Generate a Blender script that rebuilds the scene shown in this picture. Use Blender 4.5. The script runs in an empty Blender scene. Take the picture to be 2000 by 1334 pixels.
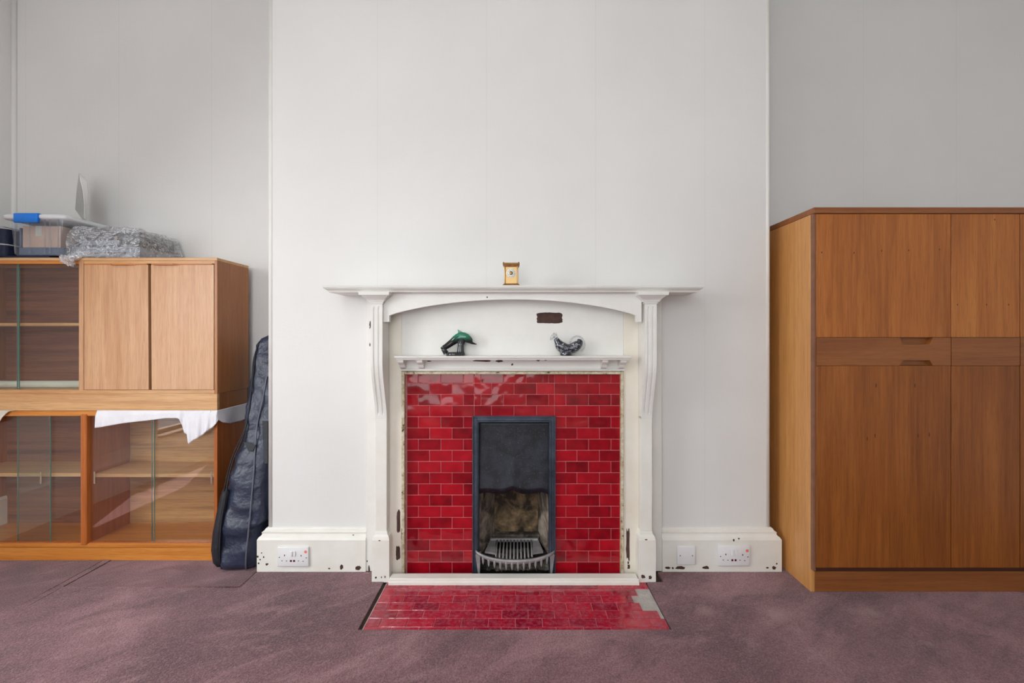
import bpy, bmesh, math, random
from mathutils import Vector, Matrix, noise
from mathutils.geometry import tessellate_polygon
random.seed(7)
R = math.radians
C = bpy.context.scene.collection
SC = bpy.context.scene

# ------------------------------------------------------------------ camera
CAMY = -2.142            # breast face is the plane Y = 0, floor is Z = 0
cam = bpy.data.cameras.new('camera')
cam.sensor_width = 36.0
cam.lens = 36.0 * 885 / 2000
cam.shift_x = -9 / 2000
cam.shift_y = -12 / 2000
cam.clip_start = 0.02
camo = bpy.data.objects.new('camera', cam)
C.objects.link(camo)
camo.location = (0, CAMY, 1.10)
camo.rotation_euler = (R(90), 0, 0)
SC.camera = camo

# ------------------------------------------------------------------ world, sun, daylight, exposure
w = bpy.data.worlds.new('world'); SC.world = w; w.use_nodes = True
wn = w.node_tree.nodes
bg = wn['Background']; bg.inputs[0].default_value = (0.80, 0.90, 1.0, 1); bg.inputs[1].default_value = 2.0
SC.view_settings.view_transform = 'Standard'
SC.view_settings.look = 'None'
SC.view_settings.gamma = 1.0
SC.view_settings.use_curve_mapping = False
SC.view_settings.exposure = -0.14

def light(name, kind, loc, energy, col=(1, 1, 1), target=None, **kw):
    l = bpy.data.lights.new(name, kind); l.energy = energy; l.color = col
    for k, v in kw.items(): setattr(l, k, v)
    o = bpy.data.objects.new(name, l); C.objects.link(o); o.location = loc
    if target is not None:
        o.rotation_euler = (Vector(target) - Vector(loc)).to_track_quat('-Z', 'Y').to_euler()
    return o
# sun falling through the low part of the left window, below its blind
light('sun', 'SUN', (-4, -4, 4), 60.0, (1.0, 0.94, 0.88), target=(-4 + 0.36, -4 + 0.93, 4 - 0.84), angle=R(0.6))
# daylight of the left window, of the wide window behind the camera, and the ceiling lamp
light('daylight_left_window', 'AREA', (-2.66, -1.72, 1.30), 54, (0.95, 0.985, 1.0), target=(-0.7, -1.40, -0.45),
      shape='RECTANGLE', size=0.95, size_y=1.8, spread=R(170))
light('daylight_rear_window', 'AREA', (-0.15, -3.86, 1.62), 68, (0.92, 0.98, 1.0), target=(0.55, 0, 1.15),
      shape='RECTANGLE', size=2.8, size_y=2.4)
light('ceiling_light', 'POINT', (-1.25, -2.30, 2.98), 21, (0.97, 0.985, 1.0), shadow_soft_size=0.10)

# ------------------------------------------------------------------ helpers
def px(x, Y): return (x - 1009) * (Y - CAMY) / 885      # photograph column -> X on the plane Y
def pz(y, Y): return 1.10 - (y - 655) * (Y - CAMY) / 885  # photograph row -> Z on the plane Y

WLOC = {}
def tag(o, label=None, cat=None, group=None, kind=None):
    if label: o['label'] = label
    if cat: o['category'] = cat
    if group: o['group'] = group
    if kind: o['kind'] = kind
    return o
def thing(name, loc, label, cat, group=None, kind=None):
    o = bpy.data.objects.new(name, None); C.objects.link(o); o.location = loc
    o.empty_display_size = 0.1
    WLOC[o.name] = Vector(loc)
    return tag(o, label, cat, group, kind)

class MB:
    def __init__(s): s.v = []; s.f = []; s.sm = []
    def add(s, vs, fs, smooth=False):
        b = len(s.v); s.v += [tuple(p) for p in vs]
        s.f += [tuple(b + i for i in f) for f in fs]; s.sm += [smooth] * len(fs)
        return s
    def box(s, x0, x1, y0, y1, z0, z1, b=0.0, seg=1):
        if x0 > x1: x0, x1 = x1, x0
        if y0 > y1: y0, y1 = y1, y0
        if z0 > z1: z0, z1 = z1, z0
        if b <= 0:
            return s.add([(x0,y0,z0),(x1,y0,z0),(x1,y1,z0),(x0,y1,z0),(x0,y0,z1),(x1,y0,z1),(x1,y1,z1),(x0,y1,z1)],
                         [(0,3,2,1),(4,5,6,7),(0,1,5,4),(1,2,6,5),(2,3,7,6),(3,0,4,7)])
        b = min(b, (x1-x0)*.45, (y1-y0)*.45, (z1-z0)*.45)
        bm = bmesh.new(); bmesh.ops.create_cube(bm, size=1)
        for v in bm.verts: v.co = ((x0+x1)/2 + v.co.x*(x1-x0), (y0+y1)/2 + v.co.y*(y1-y0), (z0+z1)/2 + v.co.z*(z1-z0))
        bmesh.ops.bevel(bm, geom=bm.edges[:], offset=b, segments=seg, profile=0.5, affect='EDGES')
        s.frombm(bm, seg > 1); return s
    def frombm(s, bm, smooth=False):
        bm.verts.ensure_lookup_table(); bm.verts.index_update()
        s.add([v.co[:] for v in bm.verts], [[v.index for v in f.verts] for f in bm.faces], smooth); bm.free()
    def prism(s, pts, a, b, axis='y', smooth=False):
        """polygon pts (2-D) extruded from a to b along axis; axis y: pts=(x,z); z: (x,y); x: (y,z)"""
        def P(p, t):
            return {'y': (p[0], t, p[1]), 'z': (p[0], p[1], t), 'x': (t, p[0], p[1])}[axis]
        n = len(pts)
        bm = bmesh.new()
        A = [bm.verts.new(P(p, a)) for p in pts]; B = [bm.verts.new(P(p, b)) for p in pts]
        for tri in tessellate_polygon([[Vector((p[0], p[1], 0)) for p in pts]]):
            bm.faces.new([A[i] for i in tri]); bm.faces.new([B[i] for i in tri][::-1])
        for i in range(n):
            j = (i+1) % n
            bm.faces.new((A[j], A[i], B[i], B[j]))
        bmesh.ops.recalc_face_normals(bm, faces=bm.faces[:])
        s.frombm(bm, smooth); return s
    def loft(s, secs, cap=True, closed=True, smooth=True):
        n = len(secs[0]); vs = [p for sec in secs for p in sec]; fs = []
        for k in range(len(secs)-1):
            for i in range(n if closed else n-1):
                j = (i+1) % n
                fs.append((k*n+i, k*n+j, (k+1)*n+j, (k+1)*n+i))
        if cap and closed:
            fs.append(tuple(range(n))[::-1]); fs.append(tuple((len(secs)-1)*n+i for i in range(n)))
        bm = bmesh.new(); V = [bm.verts.new(v) for v in vs]
        for f in fs:
            try: bm.faces.new([V[i] for i in f])
            except ValueError: pass
        if closed: bmesh.ops.recalc_face_normals(bm, faces=bm.faces[:])
        s.frombm(bm, smooth); return s
    def tube(s, pts, r, n=8, smooth=True, flat=None):
        """tube along polyline pts; r number or list; flat scales the second axis"""
        pts = [Vector(p) for p in pts]; secs = []; up = None
        for i, p in enumerate(pts):
            t = (pts[min(i+1, len(pts)-1)] - pts[max(i-1, 0)]).normalized()
            if up is None:
                up = Vector((0,0,1)) if abs(t.z) < .9 else Vector((0,1,0))
            a = t.cross(up).normalized(); b = a.cross(t).normalized(); up = b
            rr = r[i] if isinstance(r, (list, tuple)) else r
            f = 1 if flat is None else flat
            secs.append([p + a*rr*math.cos(2*math.pi*k/n) + b*rr*f*math.sin(2*math.pi*k/n) for k in range(n)])
        return s.loft(secs, smooth=smooth)
    def lathe(s, prof, c=(0,0,0), n=20, axis='z', smooth=True):
        secs = []
        for r, h in prof:
            ring = []
            for k in range(n):
                a = 2*math.pi*k/n; u, v = r*math.cos(a), r*math.sin(a)
                ring.append({'z': (c[0]+u, c[1]+v, c[2]+h), 'y': (c[0]+u, c[1]+h, c[2]+v), 'x': (c[0]+h, c[1]+u, c[2]+v)}[axis])
            secs.append(ring)
        return s.loft(secs, smooth=smooth)
    def slab(s, x0, x1, yf, yb, levels, smooth=False):
        """stack of rectangles: levels (z, out) - the front and both ends step out by `out`, the back stays on yb"""
        secs = [[(x0-o, yf-o, z), (x1+o, yf-o, z), (x1+o, yb, z), (x0-o, yb, z)] for z, o in levels]
        return s.loft(secs, smooth=smooth)
    def sweep(s, prof, path, closed_prof=True):
        """profile (out, z) swept along a plan path; `out` points to the right of the walking direction; mitred"""
        P = [Vector((p[0], p[1])) for p in path]; secs = []
        for i, p in enumerate(P):
            ns = []
            if i > 0: d = (P[i]-P[i-1]).normalized(); ns.append(Vector((d.y, -d.x)))
            if i < len(P)-1: d = (P[i+1]-P[i]).normalized(); ns.append(Vector((d.y, -d.x)))
            m = ns[0] if len(ns) == 1 else (ns[0]+ns[1]) / (1 + ns[0].dot(ns[1]))
            secs.append([(p.x+m.x*o, p.y+m.y*o, z) for o, z in prof])
        return s.loft(secs, smooth=False)
    def grid(s, f, nu, nv, smooth=True):
        vs = [f(i/nu, j/nv) for i in range(nu+1) for j in range(nv+1)]
        fs = [(i*(nv+1)+j, (i+1)*(nv+1)+j, (i+1)*(nv+1)+j+1, i*(nv+1)+j+1) for i in range(nu) for j in range(nv)]
        return s.add(vs, fs, smooth)
    def build(s, name, mat, parent=None, label=None, kind=None):
        xs = [[p[k] for p in s.v] for k in range(3)]
        c = Vector([(min(a)+max(a))/2 for a in xs])
        me = bpy.data.meshes.new(name)
        me.from_pydata([Vector(p)-c for p in s.v], [], s.f)
        me.polygons.foreach_set('use_smooth', s.sm); me.update()
        o = bpy.data.objects.new(name, me); C.objects.link(o)
        if isinstance(mat, (list, tuple)):
            for m in mat: me.materials.append(m)
        else: me.materials.append(mat)
        WLOC[o.name] = c
        if parent is not None:
            o.parent = parent; o.location = c - WLOC[parent.name]
        else: o.location = c
        if label: o['label'] = label
        if kind: o['kind'] = kind
        return o
def bx(*a, **k): return MB().box(*a, **k)
def mod(o, t, **kw):
    m = o.modifiers.new(t.lower(), t)
    for k, v in kw.items(): setattr(m, k, v)
    return o

# ------------------------------------------------------------------ materials
def S(r, g, b):   # sRGB 0-255 -> linear
    f = lambda c: c/12.92 if c <= .04045 else ((c+.055)/1.055)**2.4
    return (f(r/255), f(g/255), f(b/255), 1)
class NT:
    def __init__(s, name):
        s.m = bpy.data.materials.new(name); s.m.use_nodes = True
        s.t = s.m.node_tree; s.p = s.t.nodes['Principled BSDF']; s.out = s.t.nodes['Material Output']
    def n(s, typ, ins=None, **kw):
        x = s.t.nodes.new(typ)
        for k, v in kw.items(): setattr(x, k, v)
        for k, v in (ins or {}).items(): s.set(x, k, v)
        return x
    def set(s, x, k, v):
        i = x.inputs[k]
        if isinstance(v, bpy.types.NodeSocket): s.t.links.new(v, i)
        elif isinstance(v, bpy.types.Node): s.t.links.new(v.outputs[0], i)
        else: i.default_value = v
    def P(s, **kw):
        for k, v in kw.items(): s.set(s.p, k.replace('_', ' '), v)
        return s
    def coord(s, scale=(1,1,1), rot=(0,0,0), rand=0.0):
        tc = s.n('ShaderNodeTexCoord'); v = tc.outputs['Object']
        if rand:
            oi = s.n('ShaderNodeObjectInfo')
            mu = s.n('ShaderNodeMath', {0: oi.outputs['Random'], 1: rand}, operation='MULTIPLY')
            ad = s.n('ShaderNodeVectorMath', {0: v, 1: mu.outputs[0]}, operation='ADD'); v = ad.outputs[0]
        return s.n('ShaderNodeMapping', {'Vector': v, 'Scale': scale, 'Rotation': rot}).outputs[0]
    def noise(s, vec, scale=5, detail=4, rough=.55, dist=0):
        return s.n('ShaderNodeTexNoise', {'Vector': vec, 'Scale': scale, 'Detail': detail, 'Roughness': rough, 'Distortion': dist}).outputs[0]
    def ramp(s, fac, stops, interp='LINEAR'):
        r = s.n('ShaderNodeValToRGB', {0: fac}); e = r.color_ramp.elements; r.color_ramp.interpolation = interp
        while len(e) < len(stops): e.new(.5)
        for i, (p, c) in enumerate(stops):
            e[i].position = p; e[i].color = c if not isinstance(c, (int, float)) else (c, c, c, 1)
        return r.outputs[0]
    def mix(s, f, a, b, blend='MIX'):
        m = s.n('ShaderNodeMix', data_type='RGBA', blend_type=blend)
        s.set(m, 0, f); s.set(m, 6, a); s.set(m, 7, b)
        return m.outputs[2]
    def bump(s, h, strength=.2, dist=.01):
        return s.n('ShaderNodeBump', {'Height': h, 'Strength': strength, 'Distance': dist}).outputs[0]

def plain(name, col, rough=.5, metal=0.0, bump=0.0, bscale=60, var=0.08, coat=0.0):
    t = NT(name); v = t.coord(rand=3.0)
    n = t.noise(v, bscale*.25, 3)
    dk = tuple(c*(1-var) for c in col[:3])+(1,); lt = tuple(min(1, c*(1+var)) for c in col[:3])+(1,)
    t.P(Base_Color=t.ramp(n, [(.3, dk), (.7, lt)]), Roughness=rough, Metallic=metal)
    if coat: t.P(Coat_Weight=coat, Coat_Roughness=.1)
    if bump: t.P(Normal=t.bump(t.noise(v, bscale, 4), bump))
    return t.m

def wood(name, dark, mid, light, axis='z', rough=.42, fine=1.0, streak=1.0):
    t = NT(name)
    g = {'z': (1, 1, .035), 'x': (.035, 1, 1), 'y': (1, .035, 1)}[axis]
    v = t.coord(scale=g, rand=17.0)
    g2 = {'z': (1, 1, .09), 'x': (.09, 1, 1), 'y': (1, .09, 1)}[axis]
    v2 = t.coord(scale=g2, rand=9.0)
    big = t.noise(v2, 7, 3, .5, 1.2)
    st = t.noise(v, 60*fine, 5, .65, .3)
    fn = t.noise(v, 330, 2, .6)
    c = t.ramp(st, [(.28, dark), (.5, mid), (.74, light)])
    c2 = t.ramp(big, [(.3, dark), (.52, mid), (.72, light)])
    c = t.mix(.45*streak, c, c2)
    c = t.mix(t.ramp(fn, [(.35, .35), (.5, 0.0)]), c, tuple(x*.72 for x in dark[:3])+(1,))
    t.P(Base_Color=c, Roughness=rough, Normal=t.bump(fn, .05, .002))
    t.P(Coat_Weight=.12, Coat_Roughness=.25)
    return t.m

def wallpaper(name):
    t = NT(name); tc = t.n('ShaderNodeTexCoord')
    gm = t.n('ShaderNodeNewGeometry')
    pos = gm.outputs['Position']
    fib = t.noise(t.n('ShaderNodeMapping', {'Vector': pos, 'Scale': (1, 1, .10)}).outputs[0], 150, 3, .6)
    fib2 = t.noise(t.n('ShaderNodeMapping', {'Vector': pos, 'Scale': (.25, .25, 1)}).outputs[0], 130, 2, .5)
    sm = t.n('ShaderNodeSeparateXYZ', {0: pos})
    # paper seams every 0.516 m
    a = t.n('ShaderNodeMath', {0: sm.outputs[0], 1: 0.143+5.16}, operation='ADD')
    a = t.n('ShaderNodeMath', {0: a, 1: 0.516}, operation='MODULO')
    a = t.n('ShaderNodeMath', {0: a, 1: 0.0022}, operation='LESS_THAN')
    big = t.noise(pos, 1.3, 3, .5)
    col = t.ramp(big, [(.35, S(226, 225, 223)), (.65, S(232, 231, 229))])
    col = t.mix(t.n('ShaderNodeMath', {0: a, 1: .16}, operation='MULTIPLY').outputs[0], col, S(168, 162, 154))
    hsum = t.n('ShaderNodeMath', {0: fib, 1: fib2}, operation='ADD')
    t.P(Base_Color=col, Roughness=.72, Normal=t.bump(hsum.outputs[0], .12, .004))
    return t.m

def paint(name, c1, c2, rough=.38):
    t = NT(name); gm = t.n('ShaderNodeNewGeometry'); pos = gm.outputs['Position']
    n = t.noise(pos, 9, 4, .6); n2 = t.noise(pos, 70, 3, .5)
    c = t.ramp(n, [(.3, c1), (.7, c2)])
    t.P(Base_Color=c, Roughness=rough, Normal=t.bump(n2, .10, .003))
    return t.m
def worn_paint(name):
    t = NT(name); gm = t.n('ShaderNodeNewGeometry'); pos = gm.outputs['Position']
    n = t.noise(pos, 45, 5, .7); n2 = t.noise(pos, 170, 3, .6)
    c = t.ramp(n, [(.34, S(60, 45, 35)), (.39, S(176, 158, 124)), (.55, S(208, 198, 170)), (.7, S(226, 220, 204))])
    t.P(Base_Color=c, Roughness=.5, Normal=t.bump(n2, .3, .003))
    return t.m

def glaze(name, dark, mid, light, worn=0.0):
    t = NT(name); oi = t.n('ShaderNodeObjectInfo'); v = t.coord(rand=31.0)
    n = t.noise(v, 22, 2, .5)
    k = t.n('ShaderNodeMath', {0: oi.outputs['Random'], 1: .38, 2: .02}, operation='MULTIPLY_ADD')
    k = t.n('ShaderNodeMath', {0: n, 1: .62, 2: k.outputs[0]}, operation='MULTIPLY_ADD')
    c = t.ramp(k.outputs[0], [(.22, dark), (.5, mid), (.8, light)])
    wav = t.noise(v, 14, 1, .4)
    r = .07
    if worn:
        sc = t.noise(v, 60, 5, .75)
        c = t.mix(t.ramp(sc, [(.46, 0.0), (.72, worn)]), c, S(176, 120, 140))
        r = t.ramp(sc, [(.4, .07), (.7, .24)])
    t.P(Base_Color=c, Roughness=r, Normal=t.bump(wav, .22, .02), Specular_IOR_Level=.5)
    return t.m

def sheet(name, tint=(1, 1, 1, 1), ior=1.5, rough=.02, bump=0.0, bscale=20, haze=0.0, hazecol=(.8, .8, .8, 1), crease_glint=False):
    """thin clear pane: transparent with fresnel gloss (and a little dust / haze)"""
    t = NT(name); t.t.nodes.remove(t.p)
    tr = t.n('ShaderNodeBsdfTransparent', {0: tint})
    gl = t.n('ShaderNodeBsdfGlossy', {'Color': (1, 1, 1, 1), 'Roughness': rough})
    fr = t.n('ShaderNodeLayerWeight', {'Blend': .5})
    f0 = ((ior-1)/(ior+1))**2
    if bump:
        nb = t.bump(t.noise(t.coord(), bscale, 3, .6, .8), bump, .02)
        t.set(gl, 'Normal', nb); t.set(fr, 'Normal', nb)
    a = tr.outputs[0]
    if haze:
        df = t.n('ShaderNodeBsdfDiffuse', {0: hazecol})
        hz = t.ramp(t.noise(t.coord(), 18, 5, .7), [(.42, haze*.35), (.75, haze)])
        if crease_glint:   # crinkle highlights of the film, painted white along its creases
            nz = t.noise(t.coord(scale=(1, 1, 1.6)), 16, 4, .6, 1.6)
            nz = t.n('ShaderNodeMath', {0: nz, 1: .5}, operation='SUBTRACT'); nz = t.n('ShaderNodeMath', {0: nz}, operation='ABSOLUTE')
            hz = t.ramp(nz.outputs[0], [(.0, haze), (.018, haze*.55), (.05, haze*.10)])
        a = t.n('ShaderNodeMixShader', {0: hz, 1: a, 2: df.outputs[0]}).outputs[0]
    f5 = t.n('ShaderNodeMath', {0: fr.outputs['Facing'], 1: 5.0}, operation='POWER')
    f2 = t.n('ShaderNodeMath', {0: f5.outputs[0], 1: 1-f0, 2: f0}, operation='MULTIPLY_ADD')
    mx = t.n('ShaderNodeMixShader', {0: f2.outputs[0], 1: a, 2: gl.outputs[0]})
    t.t.links.new(mx.outputs[0], t.out.inputs[0])
    return t.m

def carpet_mat(name):
    t = NT(name); gm = t.n('ShaderNodeNewGeometry'); pos = gm.outputs['Position']
    big = t.noise(pos, 1.5, 4, .6, .6)
    mp = t.n('ShaderNodeMapping', {'Vector': pos, 'Rotation': (0, 0, R(-32))}).outputs[0]
    mp = t.n('ShaderNodeMapping', {'Vector': mp, 'Scale': (.42, 1, 1)}).outputs[0]
    st = t.noise(mp, 10, 5, .66, .7)
    pile = t.noise(pos, 210, 3, .7); pile2 = t.noise(pos, 90, 3, .6)
    c = t.ramp(big, [(.34, S(100, 65, 70)), (.50, S(128, 87, 93)), (.66, S(158, 113, 120))])
    c = t.mix(t.ramp(st, [(.34, .72), (.48, 0.0)]), c, S(96, 62, 68))
    c = t.mix(t.ramp(st, [(.52, 0.0), (.72, .60)]), c, S(180, 138, 142))
    c = t.mix(t.ramp(pile, [(.36, .50), (.52, 0.0)]), c, S(72, 45, 50))
    c = t.mix(t.ramp(pile, [(.50, 0.0), (.68, .40)]), c, S(190, 152, 154))
    for dx, dy, dr in ((.555, -.335, .05), (.83, -.36, .055), (1.205, -.345, .05), (1.27, -.53, .035)):   # crushed pile where furniture stood
        dd = t.n('ShaderNodeVectorMath', {0: pos, 1: (dx+.2, dy, 0)}, operation='DISTANCE').outputs['Value']
        dd = t.n('ShaderNodeMath', {0: pile2, 1: .05, 2: dd}, operation='MULTIPLY_ADD')
        c = t.mix(t.ramp(dd, [(dr*.5, .55), (dr*1.5, 0.0)]), c, S(176, 142, 142))
    h = t.n('ShaderNodeMath', {0: pile, 1: pile2}, operation='ADD')
    t.P(Base_Color=c, Roughness=.95, Sheen_Weight=.25, Sheen_Roughness=.5, Normal=t.bump(h.outputs[0], .8, .006))
    t.p.inputs['Specular IOR Level'].default_value = .1
    return t.m

M = {}
M['wall'] = wallpaper('white_wallpaper')
M['ceil'] = plain('ceiling_white', S(238, 237, 234), .8)
M['paint'] = paint('white_gloss_paint', S(230, 228, 222), S(237, 235, 231))
M['cream'] = paint('cream_gloss_paint', S(233, 230, 221), S(240, 238, 232))
M['jamb'] = paint('aged_shaded_gloss_paint', S(229, 221, 205), S(236, 230, 219))  # aged yellow with warm shade mixed into the colour
M['worn'] = worn_paint('worn_cream_paint')
M['chip'] = plain('bare_brown_wood', S(74, 50, 42), .75, var=.3, bump=.3, bscale=200)
M['tile'] = glaze('red_glaze', S(114, 3, 16), S(152, 8, 26), S(180, 20, 36))
M['htile'] = glaze('worn_red_glaze', S(132, 14, 40), S(164, 22, 48), S(190, 36, 56), worn=.5)
M['grout'] = plain('pink_grout', S(206, 128, 132), .8, bump=.2, bscale=150)
M['mortar'] = plain('grey_mortar', S(186, 182, 176), .85, var=.14, bump=.5, bscale=120)
M['carpet'] = carpet_mat('mauve_carpet')
M['edge'] = plain('carpet_backing', S(64, 46, 40), .95, var=.3, bump=.5, bscale=200)
M['sub'] = plain('dusty_floorboards', S(84, 66, 52), .9, var=.25, bump=.3, bscale=80)
M['teak'] = wood('teak_light', S(182, 128, 86), S(206, 157, 116), S(218, 176, 136))
M['teak_x'] = wood('teak_light_level', S(180, 122, 74), S(212, 164, 112), S(226, 186, 138), 'x')
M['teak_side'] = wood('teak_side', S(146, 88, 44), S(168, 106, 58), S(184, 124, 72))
M['orange_x'] = wood('teak_orange_level', S(176, 98, 32), S(208, 132, 56), S(224, 156, 78), 'x', .36)
M['orange_z'] = wood('teak_orange_upright', S(150, 76, 26), S(182, 100, 40), S(200, 120, 56), 'z', .36)
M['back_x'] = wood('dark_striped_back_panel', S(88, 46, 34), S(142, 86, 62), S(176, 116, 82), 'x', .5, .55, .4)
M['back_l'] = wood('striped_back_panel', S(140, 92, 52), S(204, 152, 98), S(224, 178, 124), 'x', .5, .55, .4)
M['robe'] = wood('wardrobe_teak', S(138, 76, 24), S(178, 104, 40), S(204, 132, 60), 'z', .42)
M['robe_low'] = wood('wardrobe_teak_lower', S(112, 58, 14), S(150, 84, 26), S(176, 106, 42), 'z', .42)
M['robe_x'] = wood('wardrobe_teak_level', S(120, 68, 30), S(148, 88, 42), S(166, 106, 56), 'x', .42)
M['robe_dark'] = wood('shaded_rail_and_window_wood', S(60, 30, 18), S(78, 42, 26), S(92, 52, 34), 'x', .45)  # shade of the bottom rail put into the brown; window wood shares it
M['robe_lit'] = wood('wardrobe_lit_side', S(190, 128, 66), S(210, 150, 86), S(224, 168, 104), 'z', .42)  # paler than the doors: window light put into the side's colour
M['robe_edge'] = plain('wardrobe_edge', S(136, 92, 70), .5, var=.15)
M['gap'] = plain('gap_shade', S(34, 22, 16), .8)  # near-black that paints the shade behind door gaps
M['glass'] = sheet('cabinet_glass', (.95, .965, .955, 1), 1.55, .01, haze=.03, hazecol=S(190, 180, 175))
M['glass_edge'] = plain('green_glass_edge', S(96, 138, 128), .15)
M['lipgrip'] = plain('clear_grip', S(150, 130, 115), .3)
M['cloth'] = plain('white_cloth', S(232, 231, 236), .9, var=.03, bump=.25, bscale=90)
M['cloth2'] = plain('cream_cloth', S(214, 206, 190), .9, var=.05, bump=.25, bscale=90)
M['nylon'] = plain('navy_nylon', S(46, 52, 72), .36, var=.25, bump=.7, bscale=30)
M['nylon_d'] = plain('black_nylon', S(24, 26, 34), .6, var=.2, bump=.3, bscale=60)
M['piping'] = plain('grey_piping', S(96, 100, 114), .5)
def iron_mat(name, a, b, dust, rough):
    t = NT(name); v = t.coord()
    n = t.noise(v, 14, 5, .65); n2 = t.noise(v, 130, 4, .75)
    c = t.ramp(n, [(.3, a), (.7, b)])
    c = t.mix(t.ramp(n2, [(.60, 0.0), (.78, .5)]), c, dust)
    t.P(Base_Color=c, Roughness=rough, Metallic=.35, Normal=t.bump(n2, .15, .004))
    return t.m
M['iron'] = iron_mat('black_cast_iron', S(46, 53, 66), S(80, 90, 106), S(130, 136, 144), .40)
M['hood'] = iron_mat('sooty_iron_hood', S(10, 10, 13), S(42, 45, 57), S(140, 144, 156), .38)
M['grate'] = iron_mat('ashy_grate_iron', S(128, 126, 130), S(168, 164, 166), S(196, 186, 176), .5)
def brick_mat(name, a, b, soot):
    t = NT(name); v = t.coord()
    n = t.noise(v, 9, 4, .6, .5); n2 = t.noise(v, 60, 5, .7)
    c = t.ramp(n2, [(.3, a), (.7, b)])
    c = t.mix(t.ramp(n, [(.42, .95), (.66, .05)]), c, soot)
    t.P(Base_Color=c, Roughness=.9, Normal=t.bump(n2, .4, .006))
    return t.m
M['fireback'] = brick_mat('sooty_fire_brick', S(122, 98, 72), S(176, 148, 112), S(34, 27, 22))
M['firecheek'] = brick_mat('ashen_fire_brick', S(150, 134, 116), S(200, 186, 170), S(64, 54, 46))
M['ash'] = brick_mat('ash_and_cinders', S(70, 62, 54), S(164, 156, 144), S(40, 34, 30))
M['soot'] = plain('soot_black', S(20, 18, 17), .95)
M['plastic'] = plain('white_socket_plastic', S(236, 235, 236), .3, var=.02)
M['hole'] = plain('socket_slot', S(40, 38, 40), .7)
M['rred'] = plain('red_neon_window', S(96, 16, 26), .25)
M['dot'] = plain('orange_sticker', S(250, 128, 108), .6, var=.03)
M['brass'] = plain('aged_brass', S(200, 162, 108), .32, .85, var=.12, bump=.08)
M['brass_d'] = plain('dark_brass', S(150, 108, 66), .42, .8, var=.3, bump=.3, bscale=300)
M['dial'] = plain('dial_gold', S(206, 168, 112), .4, .4)
M['enamel'] = plain('white_enamel', S(232, 234, 226), .3)
M['ink'] = plain('dark_numeral', S(58, 62, 70), .5)
def dolphin_mat():
    t = NT('green_black_glaze'); tc = t.n('ShaderNodeTexCoord')
    z = t.n('ShaderNodeSeparateXYZ', {0: tc.outputs['Generated']}).outputs[2]
    n = t.noise(t.coord(), 45, 4, .6)
    a = t.n('ShaderNodeMath', {0: n, 1: .35}, operation='MULTIPLY')
    a = t.n('ShaderNodeMath', {0: z, 1: a}, operation='ADD')
    c = t.ramp(a.outputs[0], [(.55, S(24, 26, 28)), (.78, S(30, 60, 52)), (.98, S(34, 128, 98))])
    t.P(Base_Color=c, Roughness=.06, Coat_Weight=.6, Coat_Roughness=.03)
    return t.m
M['dolphin'] = dolphin_mat()
M['wave'] = plain('black_glazed_base', S(46, 50, 54), .08, coat=.6, var=.4)
def marble_glass():
    t = NT('marbled_dark_glass'); v = t.coord()
    n = t.noise(v, 70, 4, .7, 1.5)
    t.P(Base_Color=t.ramp(n, [(.40, S(16, 18, 26)), (.56, S(48, 52, 66)), (.66, S(214, 216, 224))]), Roughness=.05, Coat_Weight=1.0, Coat_Roughness=.02,
        Normal=t.bump(n, .3, .004))
    return t.m
M['marble'] = marble_glass()
M['crystal'] = sheet('clear_crystal', (.88, .89, .90, 1), 1.75, .03, bump=.4, bscale=60)
M['tub'] = sheet('clear_storage_plastic', (.88, .90, .93, 1), 1.5, .10, haze=.20, hazecol=S(210, 214, 222))
M['lid'] = plain('milky_lid_plastic', S(226, 229, 230), .35, var=.02)
M['blue'] = plain('blue_clip_plastic', S(28, 128, 232), .35, var=.03)
M['card'] = plain('brown_cardboard', S(214, 184, 162), .85, var=.06)
M['slate'] = plain('slate_blue_files', S(96, 112, 136), .7)
M['navy'] = plain('navy_bag_fabric', S(24, 34, 60), .7, var=.2, bump=.3)
M['zip'] = plain('pale_piping', S(190, 194, 196), .6)
M['printer'] = plain('grey_printer_plastic', S(132, 138, 148), .4, var=.04)
M['printer_d'] = plain('dark_grey_printer_plastic', S(70, 74, 80), .35, var=.06)
M['film'] = sheet('crinkled_clear_film', (.96, .965, .98, 1), 2.0, .07, bump=1.0, bscale=34, crease_glint=True, haze=.75, hazecol=S(226, 228, 232))
M['whitecard'] = plain('glossy_white_card', S(236, 236, 236), .25, var=.02)
M['silver'] = plain('silver_card', S(170, 168, 166), .25, .55)
M['paperroll'] = plain('white_paper_roll', S(222, 220, 206), .8, var=.06)
M['box'] = plain('cream_plastic', S(226, 204, 172), .4)
M['added_blind'] = plain('white_blind_fabric', S(236, 234, 228), .9)
M['shade'] = plain('paper_lamp_shade', S(240, 236, 226), .9)

# ------------------------------------------------------------------ room shell
XL, XR, YB, YA, H = -2.785, 2.98, -4.0, 0.37, 3.3
BL, BR = -1.171, 1.196          # chimney breast
def struct(name, mb, mat): return tag(mb.build(name, mat), kind='structure')
fl = struct('floor', bx(XL-.2, XR+.2, YB-.2, YA+.2, -.12, -.014), M['sub'])
struct('ceiling', bx(XL-.2, XR+.2, YB-.2, YA+.2, H, H+.1), M['ceil'])
struct('wall_back_left', bx(XL-.2, BL-.001, YA, YA+.12, -.014, H), M['wall'])
struct('wall_back_right', bx(BR+.001, XR+.2, YA, YA+.12, -.014, H), M['wall'])
wb = MB()
OX0, OX1, OZ = -.185, .155, .712       # flue opening
wb.box(BL, OX0, 0, YA+.12, -.014, H); wb.box(OX1, BR, 0, YA+.12, -.014, H); wb.box(OX0, OX1, 0, YA+.12, OZ, H)
struct('wall_chimney_breast', wb, M['wall'])
struct('wall_right', bx(XR, XR+.12, YB, YA, -.014, H), M['wall'])
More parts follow.
